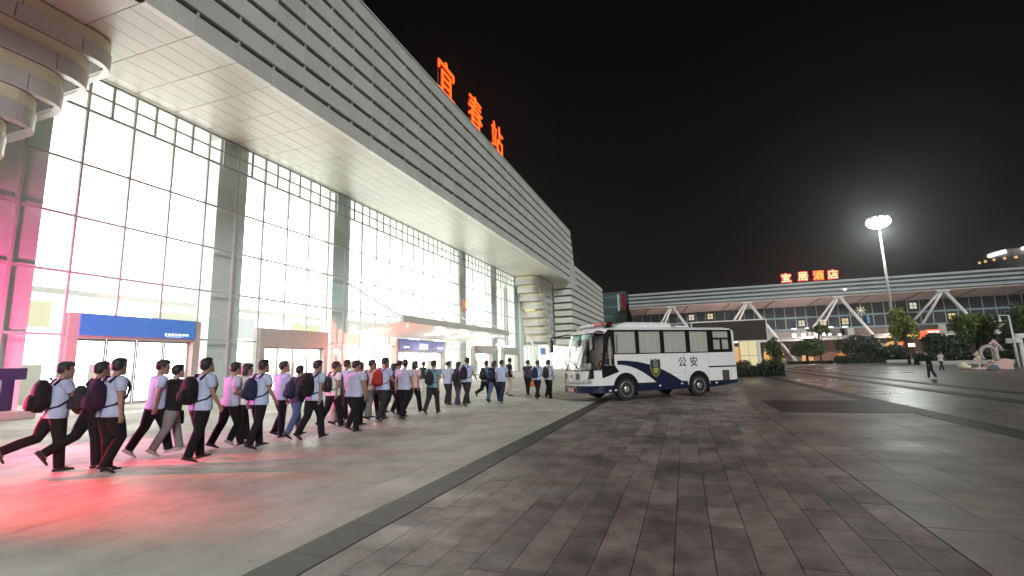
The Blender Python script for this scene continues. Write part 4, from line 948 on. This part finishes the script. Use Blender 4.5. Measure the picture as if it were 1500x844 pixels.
def person(label, loc, h, head, pose, shirt, trou, shoes='black', hair='short', voxel=.013, build=1.0, lean=.06, skin='mid', sleeve='short', hy=0.0, hp=0.0, bag=None, group='people walking in the queue', over=None, vest=None, seat=None, cat='person'):
    """one figure facing +y: a continuous body, with hair, shirt, trousers and shoes as its children"""
    S = h/1.75; P = dict(WALK[pose]); b = build*1.13; HS = 1.13
    rv = random.Random(len(label)*7+int(h*100)); fk = rv.uniform(.42, .9) if pose in 'abe' else 1
    P['h'] = tuple(q*fk for q in P['h']); P['k'] = tuple(q*rv.uniform(.8, 1.25) for q in P['k']); P['e'] = tuple(q*rv.uniform(.7, 1.3) for q in P['e']); P['s'] = tuple(q*rv.uniform(.5, 1.1) for q in P['s'])
    if over: P.update(over)
    V = Vector
    T, SH = .44, .43
    def leg(i):
        x = -.092 if i == 0 else .092; a, k, fp = P['h'][i], P['k'][i], P['f'][i]
        hip = V((x, 0, 0)); knee = hip+V((x*.05, math.sin(a)*T, -math.cos(a)*T)); q = a-k
        ank = knee+V((-x*.10, math.sin(q)*SH, -math.cos(q)*SH)); fd = V((x*.15, math.cos(fp), math.sin(fp))).normalized()
        up = V((0, -math.sin(fp), math.cos(fp)))
        return hip, knee, ank, fd, up
    legs = [leg(0), leg(1)]
    low = min(min((l[2]-l[4]*.075-l[3]*.06).z, (l[2]-l[4]*.075+l[3]*.19).z) for l in legs)
    z0 = -low
    if seat is not None: z0 = seat
    for i in range(2): legs[i] = tuple(p+V((0, 0, z0)) for p in legs[i][:3])+legs[i][3:]
    pel = V((0, 0, z0)); L = lambda v: pel+rotx(V(v), -lean)       # torso frame leans forward
    hy = hy or rv.uniform(-.45, .45); hp = hp or rv.uniform(-.18, .12)
    neck = L((0, -.005, .535)); hc = L((0, .03, .69))
    HM = Matrix.Rotation(-hy, 3, 'Z') @ Matrix.Rotation(-lean*.3-hp, 3, 'X')
    def hd(v): return hc+HM @ (V(v)*HS)
    def tor(z, rx, ry, y=0.0, n=16, k=2.4):
        out = []
        for j in range(n):
            t = 2*math.pi*j/n; c, s = math.cos(t), math.sin(t)
            out.append(L((rx*math.copysign(abs(c)**(2/k), c), y+ry*math.copysign(abs(s)**(2/k), s), z)))
        return out
    def arm(i):
        sx = -1 if i == 0 else 1; sw, el = P['s'][i], P['e'][i]; ab = .10
        sh = L((sx*.185*b, -.01, .475)); d = V((sx*math.sin(ab), math.sin(sw), -math.cos(sw))).normalized(); d = rotx(d, -lean*.3)
        elb = sh+d*.285; q = sw+el; d2 = V((-sx*.04-(sx*.18 if el > 1 else 0), math.sin(q), -math.cos(q))).normalized(); wr = elb+d2*.245
        return sh, elb, wr, d2, sx
    arms = [arm(0), arm(1)]
    sc_ = lambda m: m
    body = MB()
    # trunk, neck and head
    body.loft([tor(-.10, .135*b, .095), tor(0, .155*b, .11), tor(.12, .14*b, .10), tor(.28, .155*b, .11), tor(.40, .165*b, .105), tor(.475, .14*b, .085), tor(.52, .07, .065)])
    body.tube([L((0, -.012, .46)), neck, hd((0, -.018, -.07))], [.062, .056, .056], 12)
    hr = []
    for z, rx, y0, y1 in ((-.118, .030, .035, .088), (-.105, .048, -.005, .098), (-.075, .060, -.05, .098), (-.04, .068, -.082, .096), (0, .074, -.098, .094), (.04, .077, -.102, .092), (.075, .073, -.094, .080), (.103, .055, -.07, .05), (.118, .028, -.038, .018)):
        hr.append([hd((rx*math.cos(t), (y0+y1)/2+(y1-y0)/2*math.sin(t), z)) for t in [2*math.pi*j/16 for j in range(16)]])
    body.loft(hr)
    body.loft([[hd((x*wd, y, z)) for x, y in ((-1, .07), (1, .07), (0, tip))] for z, wd, tip in ((.028, .008, .096), (-.005, .013, .112), (-.026, .019, .118), (-.036, .012, .098))])
    for sx in (-1, 1): body.ell(hd((sx*.076, -.01, -.005)), (.011, .02, .031), 8, 6)
    body.ell(hd((0, .09, -.068)), (.024, .014, .012), 8, 5)
    # legs and arms with hands
    for hip, kn, an, fd, up in legs:
        body.tube([hip+V((0, 0, .04)), hip.lerp(kn, .35), kn, kn.lerp(an, .3), an], [.082*b, .072*b, .052, .052, .036], 10)
        body.tube([an-up*.03-fd*.04, an-up*.035+fd*.12], [.034, .028], 8)
    hands = []
    for sh, el, wr, d, sx in arms:
        body.tube([sh+V((-sx*.03, 0, 0)), sh.lerp(el, .3), el, el.lerp(wr, .35), wr], [.052*b, .046*b, .037, .036, .025], 10)
        side = V((0, 1, 0))-d*d.y; side = side.normalized() if side.length > .3 else V((0, 0, 1)).normalized()
        pal = d.cross(side).normalized()*(-sx)      # palm looks to the body
        hm = wr+d*.045; body.loft([[wr+d*q+side*(c*wd)+pal*(s*th) for c, s in [(math.cos(2*math.pi*j/10), math.sin(2*math.pi*j/10)) for j in range(10)]] for q, wd, th in ((-.01, .024, .021), (.03, .036, .017), (.07, .040, .016), (.095, .036, .012))])
        for q in range(4):
            o = (q-1.5)*.0195; ln = (.062, .074, .07, .054)[3-q]; p0 = wr+d*.085+side*o; c1 = d*ln*.5+pal*.010; c2 = d*ln*.38+pal*.030
            body.tube([p0, p0+c1, p0+c1+c2], [.0095, .0088, .0075], 7)
        p0 = wr+d*.03+side*.030; body.tube([p0, p0+d*.028+side*.026+pal*.008, p0+d*.058+side*.030+pal*.02], [.0115, .010, .0085], 7)
        hands.append(wr+d*.12+pal*.02)
    def scale(mb): mb.v = [(x*S, y*S, z*S) for x, y, z in mb.v]; return mb
    bme = fuse(scale(body), voxel*.72 if voxel < .012 else voxel, 2)
    root = bpy.data.objects.new('person', bme); col.objects.link(root); root.location = loc; root.rotation_euler = (0, 0, -head)
    tag(root, label, cat, group)
    bme.materials.clear()
    for m in (SKIN(skin), M_eye, M_lip): bme.materials.append(m)
    nf = len(bme.polygons); co = np.empty(nf*3); bme.polygons.foreach_get('center', co); co = co.reshape(-1, 3)/S
    Hi = np.array(HM.transposed()); q = (co-np.array(hc)) @ Hi.T; mi = np.zeros(nf, dtype=np.int32)
    eye = (np.abs(np.abs(q[:, 0])-.031) < .013) & (np.abs(q[:, 2]-.012) < .007) & (q[:, 1] > .05)
    brow = (np.abs(np.abs(q[:, 0])-.031) < .019) & (np.abs(q[:, 2]-.034) < .006) & (q[:, 1] > .05)
    lip = (np.abs(q[:, 0]) < .024) & (np.abs(q[:, 2]+.068) < .010) & (q[:, 1] > .06)
    mi[eye | brow] = 1; mi[lip] = 2; bme.polygons.foreach_set('material_index', mi)
    def child(mb, name, m, vx, sm=3):
        me = fuse(scale(mb), vx, sm); me.materials.clear(); me.materials.append(m); return put(me, name, root)
    # shirt
    mb = MB()
    mb.loft([tor(-.095, .190*b, .152, .0), tor(-.04, .190*b, .152, .004), tor(.06, .170*b, .142, .008), tor(.16, .168*b, .140, .010), tor(.28, .178*b, .142, .006), tor(.39, .19*b, .132, 0), tor(.46, .175*b, .105, -.004), tor(.505, .105, .085, -.006), tor(.53, .072, .070, 0)])
    for sh, el, wr, d, sx in arms:
        e = el if sleeve == 'long' else sh.lerp(el, .62)
        pts = [sh+V((-sx*.05, 0, -.005)), sh+V((0, 0, .005)), sh.lerp(el, .35), e]; rr = [.066*b, .072*b, .070*b, .072 if sleeve == 'short' else .058]
        if sleeve == 'long': pts += [wr-d*.02]; rr += [.042]
        mb.tube(pts, rr, 12)
    sh_o = child(mb, 'shirt' if sleeve == 'short' else 'jacket', cloth(shirt), voxel*1.15)
    if vest:
        mb = MB(); mb.loft([tor(-.06, .19*b, .15), tor(.1, .186*b, .142), tor(.28, .196*b, .146), tor(.40, .185*b, .138), tor(.47, .13*b, .115)]); child(mb, 'vest', cloth(vest), voxel*1.15)
    # trousers and shoes
    mb = MB()
    mb.loft([tor(-.13, .13*b, .10), tor(-.06, .158*b, .118), tor(.02, .160*b, .118), tor(.05, .155*b, .115)])
    wide = .085 if trou in ('cream', 'khaki') else .068
    for hip, kn, an, fd, up in legs:
        mb.tube([hip+V((0, -.01, .0)), hip.lerp(kn, .25), hip.lerp(kn, .6), kn, kn.lerp(an, .45), an+V((0, .005, -.02))], [.080*b, .104*b, .094*b, .086, .080 if wide < .08 else .095, wide*1.1], 12)
    child(mb, 'trousers', cloth(trou), voxel*1.15)
    ms = {'black': M_shoe, 'white': M_wshoe}[shoes]
    for hip, kn, an, fd, up in legs:
        mb = MB(); sd = fd.cross(up).normalized(); rr = []
        for t, wd, ht in ((-.075, .026, .052), (-.06, .036, .075), (0, .040, .080), (.07, .044, .055), (.14, .044, .042), (.185, .032, .034), (.205, .016, .022)):
            c = an-up*.078+fd*t; rr.append([c+sd*(wd*math.cos(a))+up*(ht*.5*(1+math.sin(a))) for a in [2*math.pi*j/12 for j in range(12)]])
        mb.loft(rr); scale(mb); put(mb.mesh('shoe', ms, True), 'shoe', root)
    # hair
    mb = MB()
    mb.ell(hd((0, -.022, .034)), (.088*HS, .100*HS, .100*HS), 14, 10, HM)
    mb.ell(hd((0, .020, .088)), (.072*HS, .078*HS, .048*HS), 12, 8, HM)
    mb.ell(hd((0, -.050, .0)), (.076*HS, .066*HS, .062*HS), 12, 8, HM)
    rnd = random.Random(int(abs(loc[0]*1000+loc[1]*77)))
    if hair in ('short', 'spiky'):
        for _ in range(26 if hair == 'spiky' else 12):
            a = rnd.uniform(0, 6.28); r = rnd.uniform(.1, 1)**.5; x, y = .066*r*math.cos(a), -.005+.080*r*math.sin(a); z = .128-.055*r*r
            p = hd((x, y, z-.02)); mb.tube([p, p+HM @ V((x*.25, y*.25+.01, .036 if hair == 'spiky' else .022))], [.022, .008], 6)
    if hair == 'long': mb.loft([[hd((w_*math.cos(t), y+d_*math.sin(t), z)) for t in [2*math.pi*j/12 for j in range(12)]] for z, w_, d_, y in ((.06, .08, .07, -.04), (-.05, .085, .055, -.065), (-.14, .085, .045, -.075), (-.24, .070, .035, -.075), (-.29, .03, .02, -.07))])
    if hair == 'bob': mb.loft([[hd((w_*math.cos(t), y+d_*math.sin(t), z)) for t in [2*math.pi*j/12 for j in range(12)]] for z, w_, d_, y in ((.06, .086, .08, -.03), (-.04, .095, .07, -.05), (-.11, .09, .055, -.055), (-.125, .05, .03, -.055))])
    if hair == 'tail': mb.tube([hd((0, -.11, .05)), hd((0, -.15, .0)), hd((0, -.145, -.12))], [.03, .034, .012], 8)
    hcol = M_hair
    if hair == 'cap':
        child(mb, 'hair', hcol, voxel, 2); mb = MB(); mb.ell(hd((0, -.005, .062)), (.086, .102, .072), 14, 8, HM)
        mb.loft([[hd((.075*math.cos(t), .06+q, z)) for t, q, z in [(2*math.pi*j/12, .045*math.sin(2*math.pi*j/12)+dz*0, zz) for j in range(12)]] for zz, dz in ((.052, 0), (.064, 0))]); mb.tube([hd((0, .07, .062)), hd((0, .155, .045))], [.07, .055], 10, True, .12)
        child(mb, 'cap', cloth('darkred' if shirt != 'purple' else 'charcoal'), voxel, 1)  # dark red cloth carries the red light falling on the cap
    else: child(mb, 'hair', hcol, voxel, 1)
    MW = Matrix.Translation(V(loc)) @ Matrix.Rotation(-head, 4, 'Z')
    bags = bag if isinstance(bag, list) else ([bag] if bag else [])
    for bg_ in bags:
        kind, colr, blab = bg_[:3]
        if kind == 'backpack':
            big = bg_[3] if len(bg_) > 3 else 1.0; base = L((0, -.22, .02))*S
            t = thing('backpack', blab, 'backpack', (0, 0, 0), 0, 'bags carried by the queue'); t.matrix_world = MW @ Matrix.Translation(base)
            def rb(x, y0, y1, za, zb, k=6):      # rounded soft box in the torso frame
                out = []
                for i in range(k+1):
                    q = i/k; z = za+(zb-za)*q; f = ((1-abs(2*q-1)**2.6)**.5*.5+.5 if 0 < q < 1 else .42)*(1.04-.22*q)
                    out.append([L(((x*f)*math.copysign(abs(math.cos(a))**.6, math.cos(a)), (y0+y1)/2+(y1-y0)/2*f*math.copysign(abs(math.sin(a))**.6, math.sin(a)), z)) for a in [2*math.pi*j/16 for j in range(16)]])
                return out
            def bmk(mb): mb.v = [(x*S-base.x, y*S-base.y, z*S-base.z) for x, y, z in mb.v]; return mb
            m = mat('bag_'+colr, CL[colr], .8, spec=.15, var=.15, scale=9, bump=.5, bscale=16)
            bmk(MB().loft(rb(.165*big, -.125-.21*big, -.115, .0, .47*big))).build('main_pocket', m, t, smooth=True)
            bmk(MB().loft(rb(.125*big, -.125-.255*big, -.14-.12*big, .03, .25*big))).build('front_pocket', m, t, smooth=True)
            for sx in (-1, 1):
                q = [L((sx*.10, -.12, .44)), L((sx*.115*b, -.06, .525)), L((sx*.125*b, .03, .53)), L((sx*.14*b, .105, .47)), L((sx*.16*b, .132, .36)), L((sx*.178*b, .10, .22)), L((sx*.17*b, -.04, .10)), L((sx*.12, -.14, .06))]
                bmk(MB().tube(q, [.022]*5+[.014]*3, 8)).build('strap', m, t, smooth=True)
            bmk(MB().tube([L((-.04, -.135, .455*big)), L((-.03, -.15, .50*big)), L((.03, -.15, .50*big)), L((.04, -.135, .455*big))], .010, 6)).build('handle', m, t)
            bmk(MB().tube([L((.09, -.16, .03)), L((.10, -.17, -.05)), L((.115, -.185, -.12))], .007, 5)).build('strap_end', m, t)
        else:
            side = bg_[3] if len(bg_) > 3 else 1; hz = hands[side]; w_, hh, d_ = (.19, .27, .05) if kind == 'handbag' else ((.13, .15, .06) if kind == 'small bag' else (.25, .26, .12))
            drop = .13; base = (hz+V((0, 0, -drop-hh)))*S
            t = thing(kind.replace(' ', '_'), blab, 'bag', (0, 0, 0), 0, 'bags carried by the queue'); t.matrix_world = MW @ Matrix.Translation(base)
            m = mat('bag_'+colr, CL[colr], .6, var=.12, scale=8, bump=.2, bscale=22)
            MB().loft([[(d_*S*f*math.copysign(abs(math.cos(a))**.5, math.cos(a)), w_*S*f*math.copysign(abs(math.sin(a))**.5, math.sin(a)), z*S) for a in [2*math.pi*j/16 for j in range(16)]] for z, f in ((0, .9), (.02, 1), (hh*.5, 1.0), (hh*.93, .93), (hh, .80))]).build('bag_body', m, t, smooth=True)
            for sx in (-1, 1):
                MB().tube([(sx*d_*.6*S, -w_*.55*S, hh*.96*S), (sx*.02*S, -w_*.2*S, (hh+drop*.8)*S), (0, 0, (hh+drop+.01)*S), (sx*.02*S, w_*.2*S, (hh+drop*.8)*S), (sx*d_*.6*S, w_*.55*S, hh*.96*S)], .008*S, 6).build('handle', m, t, smooth=True)
    return root
M_shoe = mat('shoe_black', (.02, .02, .022), .4); M_wshoe = mat('shoe_white', (.55, .53, .50), .5)
H0 = R(12)
Q = [
 # x, y, height, heading offset, pose, shirt, trousers, kwargs, label
 (-10.18, 5.32, 1.80, 0, 'f', 'light_blue', 'black', dict(voxel=.0095, hair='spiky', over=dict(s=(.3, .55), e=(.5, 1.0)), bag=('backpack', 'black', 'bulging black backpack on the back of the last man in the queue', 1.12)), 'last person at the left end of the queue, blue shirt, arm stretched forward'),
 (-9.81, 5.66, 1.79, 3, 'f', 'black', 'black', dict(voxel=.0095, skin='tan', bag=('backpack', 'charcoal', 'dark backpack on the person in black beside the nearest blue shirt', .9)), 'person all in black, half hidden behind a blue shirt, second from the left'),
 (-8.98, 5.43, 1.81, -4, 'c', 'light_blue', 'black', dict(voxel=.0095, build=1.08, over=dict(s=(.05, .0), e=(.2, .12)), bag=('backpack', 'plum', 'dark backpack with long straps on the nearest blue-shirted man', 1.0)), 'stocky person in a light blue shirt with one knee raised, third from the left'),
 (-9.86, 6.76, 1.80, 4, 'b', 'light_blue', 'black', dict(voxel=.0095, hair='spiky', shoes='white', bag=('handbag', 'black', 'flat black tote bag carried low by the fourth person from the left', 0)), 'person with upswept hair and a flat black tote bag, pink light on the shirt'),
 (-9.66, 6.94, 1.70, 2, 'a', 'black', 'grey', dict(voxel=.0095, shoes='white', hair='short', skin='light', build=1.1), 'person in a loose black top, grey trousers and white shoes'),
 (-8.38, 6.55, 1.78, -2, 'e', 'light_blue', 'black', dict(voxel=.0095, build=1.12, hp=-.25, over=dict(h=(.14, -.12)), bag=('backpack', 'black', 'large black backpack with light strap stripe, on the broad man with bowed head', 1.05)), 'broad person looking down, light blue shirt and black backpack, nearest the camera in mid-queue'),
 (-9.20, 7.87, 1.75, 2, 'g', 'lavender', 'black', dict(voxel=.011, bag=('travel bag', 'charcoal', 'soft dark travel bag hanging beside the pink-lit shirt', 0)), 'person in a pink-lit pale shirt with forearms raised, just beyond the broad man'),
 (-9.16, 8.14, 1.68, 4, 'a', 'white', 'black', dict(voxel=.011, hair='bob', shoes='white', build=.95), 'person with black bobbed hair and a pinkish white shirt'),
 (-8.40, 7.86, 1.75, -2, 'e', 'light_blue', 'black', dict(voxel=.011, bag=('backpack', 'navy', 'rounded dark backpack between the white shirt and the pale blue shirt', .95)), 'person in pale blue shirt with rounded dark backpack, in front of the white shirt'),
 (-9.25, 9.27, 1.76, 2, 'd', 'light_blue', 'black', dict(voxel=.012, over=dict(s=(.1, .5), e=(.3, .9)), bag=('small bag', 'black', 'small black bag held at the hip by the man reaching forward', 1)), 'person in a light blue shirt reaching forward, small black bag at the hip'),
 (-8.65, 9.16, 1.62, 0, 'a', 'purple', 'jeans', dict(voxel=.012, hair='cap', build=.92, skin='light', bag=('backpack', 'navy', 'dark blue backpack of the small person in jeans', .9)), 'small person in a dark cap, purple top and blue jeans, taking a long stride'),
 (-8.13, 9.15, 1.75, -4, 'b', 'light_blue', 'black', dict(voxel=.012, build=1.05, bag=('backpack', 'black', 'tall black backpack with pale strap on the man with the long stride in mid-queue', 1.15)), 'person with tall black backpack over a blue shirt, right of the small person in jeans'),
 (-9.47, 11.5, 1.64, 0, 'e', 'brown', 'cream', dict(hair='long', skin='light', build=.92, sleeve='long'), 'woman with long dark hair, brown top and wide pale trousers'),
 (-9.05, 10.9, 1.74, 0, 'b', 'white', 'black', dict(bag=('backpack', 'charcoal', 'dark backpack on the pale-shirted person left of the lavender shirt', .9)), 'person in a whitish shirt and dark backpack behind the lavender shirt'),
 (-7.97, 10.37, 1.74, -6, 'd', 'lavender', 'black', dict(build=1.15, hair='cap', over=dict(e=(.2, .2))), 'broad person in a lavender shirt with a red-lit cap, seen from behind'),
 (-9.15, 12.66, 1.74, 2, 'e', 'pink', 'grey', dict(bag=('backpack', 'darkred', 'small red backpack half hidden in the middle of the queue', .85)), 'person with grey trousers mostly hidden behind the red backpacks'),
 (-8.40, 12.25, 1.79, -2, 'a', 'light_blue', 'charcoal', dict(bag=('backpack', 'red', 'bright red backpack on the tall man in the middle of the queue', 1.0)), 'tall person in blue shirt carrying a bright red backpack'),
 (-8.95, 13.58, 1.64, 2, 'b', 'charcoal', 'charcoal', dict(hair='bob', build=.92), 'dark haired person all in charcoal just beyond the bright red backpack'),
 (-8.13, 12.94, 1.73, -6, 'e', 'lavender', 'black', dict(build=1.08), 'person in a lavender shirt, seen from behind, right of the red backpack'),
 (-9.25, 14.36, 1.74, 0, 'a', 'light_blue', 'black', dict(), 'person in light blue whose head shows left of the second lavender shirt'),
 (-8.91, 14.83, 1.74, -2, 'b', 'pink', 'black', dict(hair='bob', build=1.02), 'person in a pale pink shirt and black trousers, left of the teal shirt'),
 (-13.06, 22.6, 1.72, 10, 'e', 'charcoal', 'cream', dict(voxel=.016, shoes='white'), 'distant person in dark top and white trousers between the pink and teal shirts'),
 (-7.98, 14.48, 1.72, -8, 'b', 'teal', 'charcoal', dict(build=1.12, bag=('backpack', 'charcoal', 'slate backpack on the wide-armed man in teal', .95), over=dict(s=(.25, -.25))), 'person in a teal shirt with slate backpack and arms out, seen from behind'),
 (-8.91, 17.37, 1.68, 0, 'd', 'lavender', 'charcoal', dict(voxel=.015), 'person in pale lavender against the bright doorway, walking alone'),
 (-8.47, 17.38, 1.64, 0, 'e', 'purple', 'purple', dict(voxel=.015, hair='long', build=.92, bag=('backpack', 'charcoal', 'dark shoulder pack of the woman in purple', .8)), 'long haired woman in purple next to the tall blue shirt'),
 (-7.97, 17.12, 1.80, -4, 'a', 'light_blue', 'charcoal', dict(voxel=.015, build=1.05, bag=('backpack', 'plum', 'dark violet backpack on the tall man in front of the bright doorway', 1.0)), 'tall person in light blue with a dark backpack, before the bright doorway'),
 (-8.08, 19.28, 1.68, 0, 'f', 'teal', 'black', dict(voxel=.016, bag=('backpack', 'charcoal', 'grey backpack on the trailing-leg walker of the far group', 1.0)), 'person with grey backpack and trailing leg, left of the far group of four'),
 (-7.45, 18.63, 1.66, 0, 'b', 'black', 'jeans', dict(voxel=.016, hair='bob', bag=('backpack', 'navy', 'dark teal backpack in the middle of the far group of four', .9)), 'dark haired person in black in the middle of the far group of four'),
 (-7.0, 18.33, 1.65, -6, 'a', 'light_blue', 'navy', dict(voxel=.016), 'person in pale blue shirt and navy trousers, front of the far group of four'),
 (-8.17, 22.42, 1.79, 40, 'd', 'black', 'khaki', dict(voxel=.016, hy=-.9), 'tall person in black T-shirt and khaki trousers standing beyond the far group'),
 (-7.33, 22.84, 1.64, 0, 'e', 'purple', 'black', dict(voxel=.016, bag=('travel bag', 'orange', 'orange bag beside the person in a purple T-shirt near the bus', 1)), 'person in a purple T-shirt with an orange bag, leftmost of the three by the bus'),
 (-8.72, 11.55, 1.70, 2, 'd', 'lavender', 'black', dict(voxel=.014, bag=('backpack', 'darkred', 'dull red backpack just left of the bright red one', .9)), 'person with a dull red backpack in the tightest part of the queue'),
 (-9.62, 12.1, 1.76, -3, 'e', 'light_blue', 'charcoal', dict(voxel=.014, hair='spiky'), 'person in light blue on the far side of the queue behind the lavender shirt'),
 (-9.50, 13.25, 1.70, 4, 'b', 'white', 'black', dict(voxel=.014, sleeve='long', hair='bob'), 'person in a long sleeved white top on the far side of the queue'),
 (-9.62, 14.1, 1.78, 0, 'e', 'charcoal', 'jeans', dict(voxel=.015, build=1.05), 'person in dark top and jeans on the far side, left of the pink shirt'),
 (-6.10, 20.35, 1.62, 4, 'a', 'light_blue', 'black', dict(voxel=.016, bag=('backpack', 'navy', 'navy backpack on the middle one of the three by the bus', 1.0)), 'person with navy backpack over a blue shirt, middle of the three by the bus'),
 (-5.71, 20.72, 1.65, 4, 'd', 'lavender', 'black', dict(voxel=.016, hair='tail', bag=('backpack', 'charcoal', 'dark backpack on the person nearest the bus front', 1.0)), 'person with tied dark hair, nearest the bus front'),
]
for x, y, h, ho, pose, shirt, trou, kw, lab in Q:
    person(lab, (x, y, 0), h, H0+R(ho), pose, shirt, trou, **kw)
person('woman in a dark coat over a white hem, walking alone on the plaza', (13.5, 35.1, 0), 1.56, R(-60), 'e', 'black', 'charcoal', voxel=.018, hair='long', shoes='white', sleeve='long', group='people far out on the plaza', build=1.1)
person('man in a white shirt and dark trousers walking behind the woman in black', (19.8, 49.4, 0), 1.50, R(70), 'a', 'white', 'charcoal', voxel=.02, group='people far out on the plaza')
# driver behind the windscreen, in the bus's own frame
BM = Matrix.Translation((-2.2326, 19.5717, 0)) @ Matrix.Rotation(R(41), 4, 'Z')
dp = BM @ Vector((-.62, .58, 0))
person('driver in an orange vest seated behind the bus windscreen', (dp.x, dp.y, 0.0), 1.68, math.pi/2-R(41)+math.pi, 'sit', 'navy', 'charcoal', voxel=.014, vest='orange', seat=1.12, lean=-.05, group='people in the bus')

# ---------------------------------------------------------------- added thin haze, imitating lens glow around lamps and signs
hm = bpy.data.materials.new('glow_haze'); hm.use_nodes = True; t = hm.node_tree
for n_ in list(t.nodes): t.nodes.remove(n_)
pv = t.nodes.new('ShaderNodeVolumePrincipled'); pv.inputs['Color'].default_value = (.9, .9, .9, 1); pv.inputs['Density'].default_value = .0008; pv.inputs['Anisotropy'].default_value = .86
o_ = t.nodes.new('ShaderNodeOutputMaterial'); t.links.new(pv.outputs[0], o_.inputs['Volume'])
hz = MB().box(-120, 260, -40, 460, -1.2, 68).build('glow_volume', hm); hz['kind'] = 'stuff'
cy.volume_bounces = 0
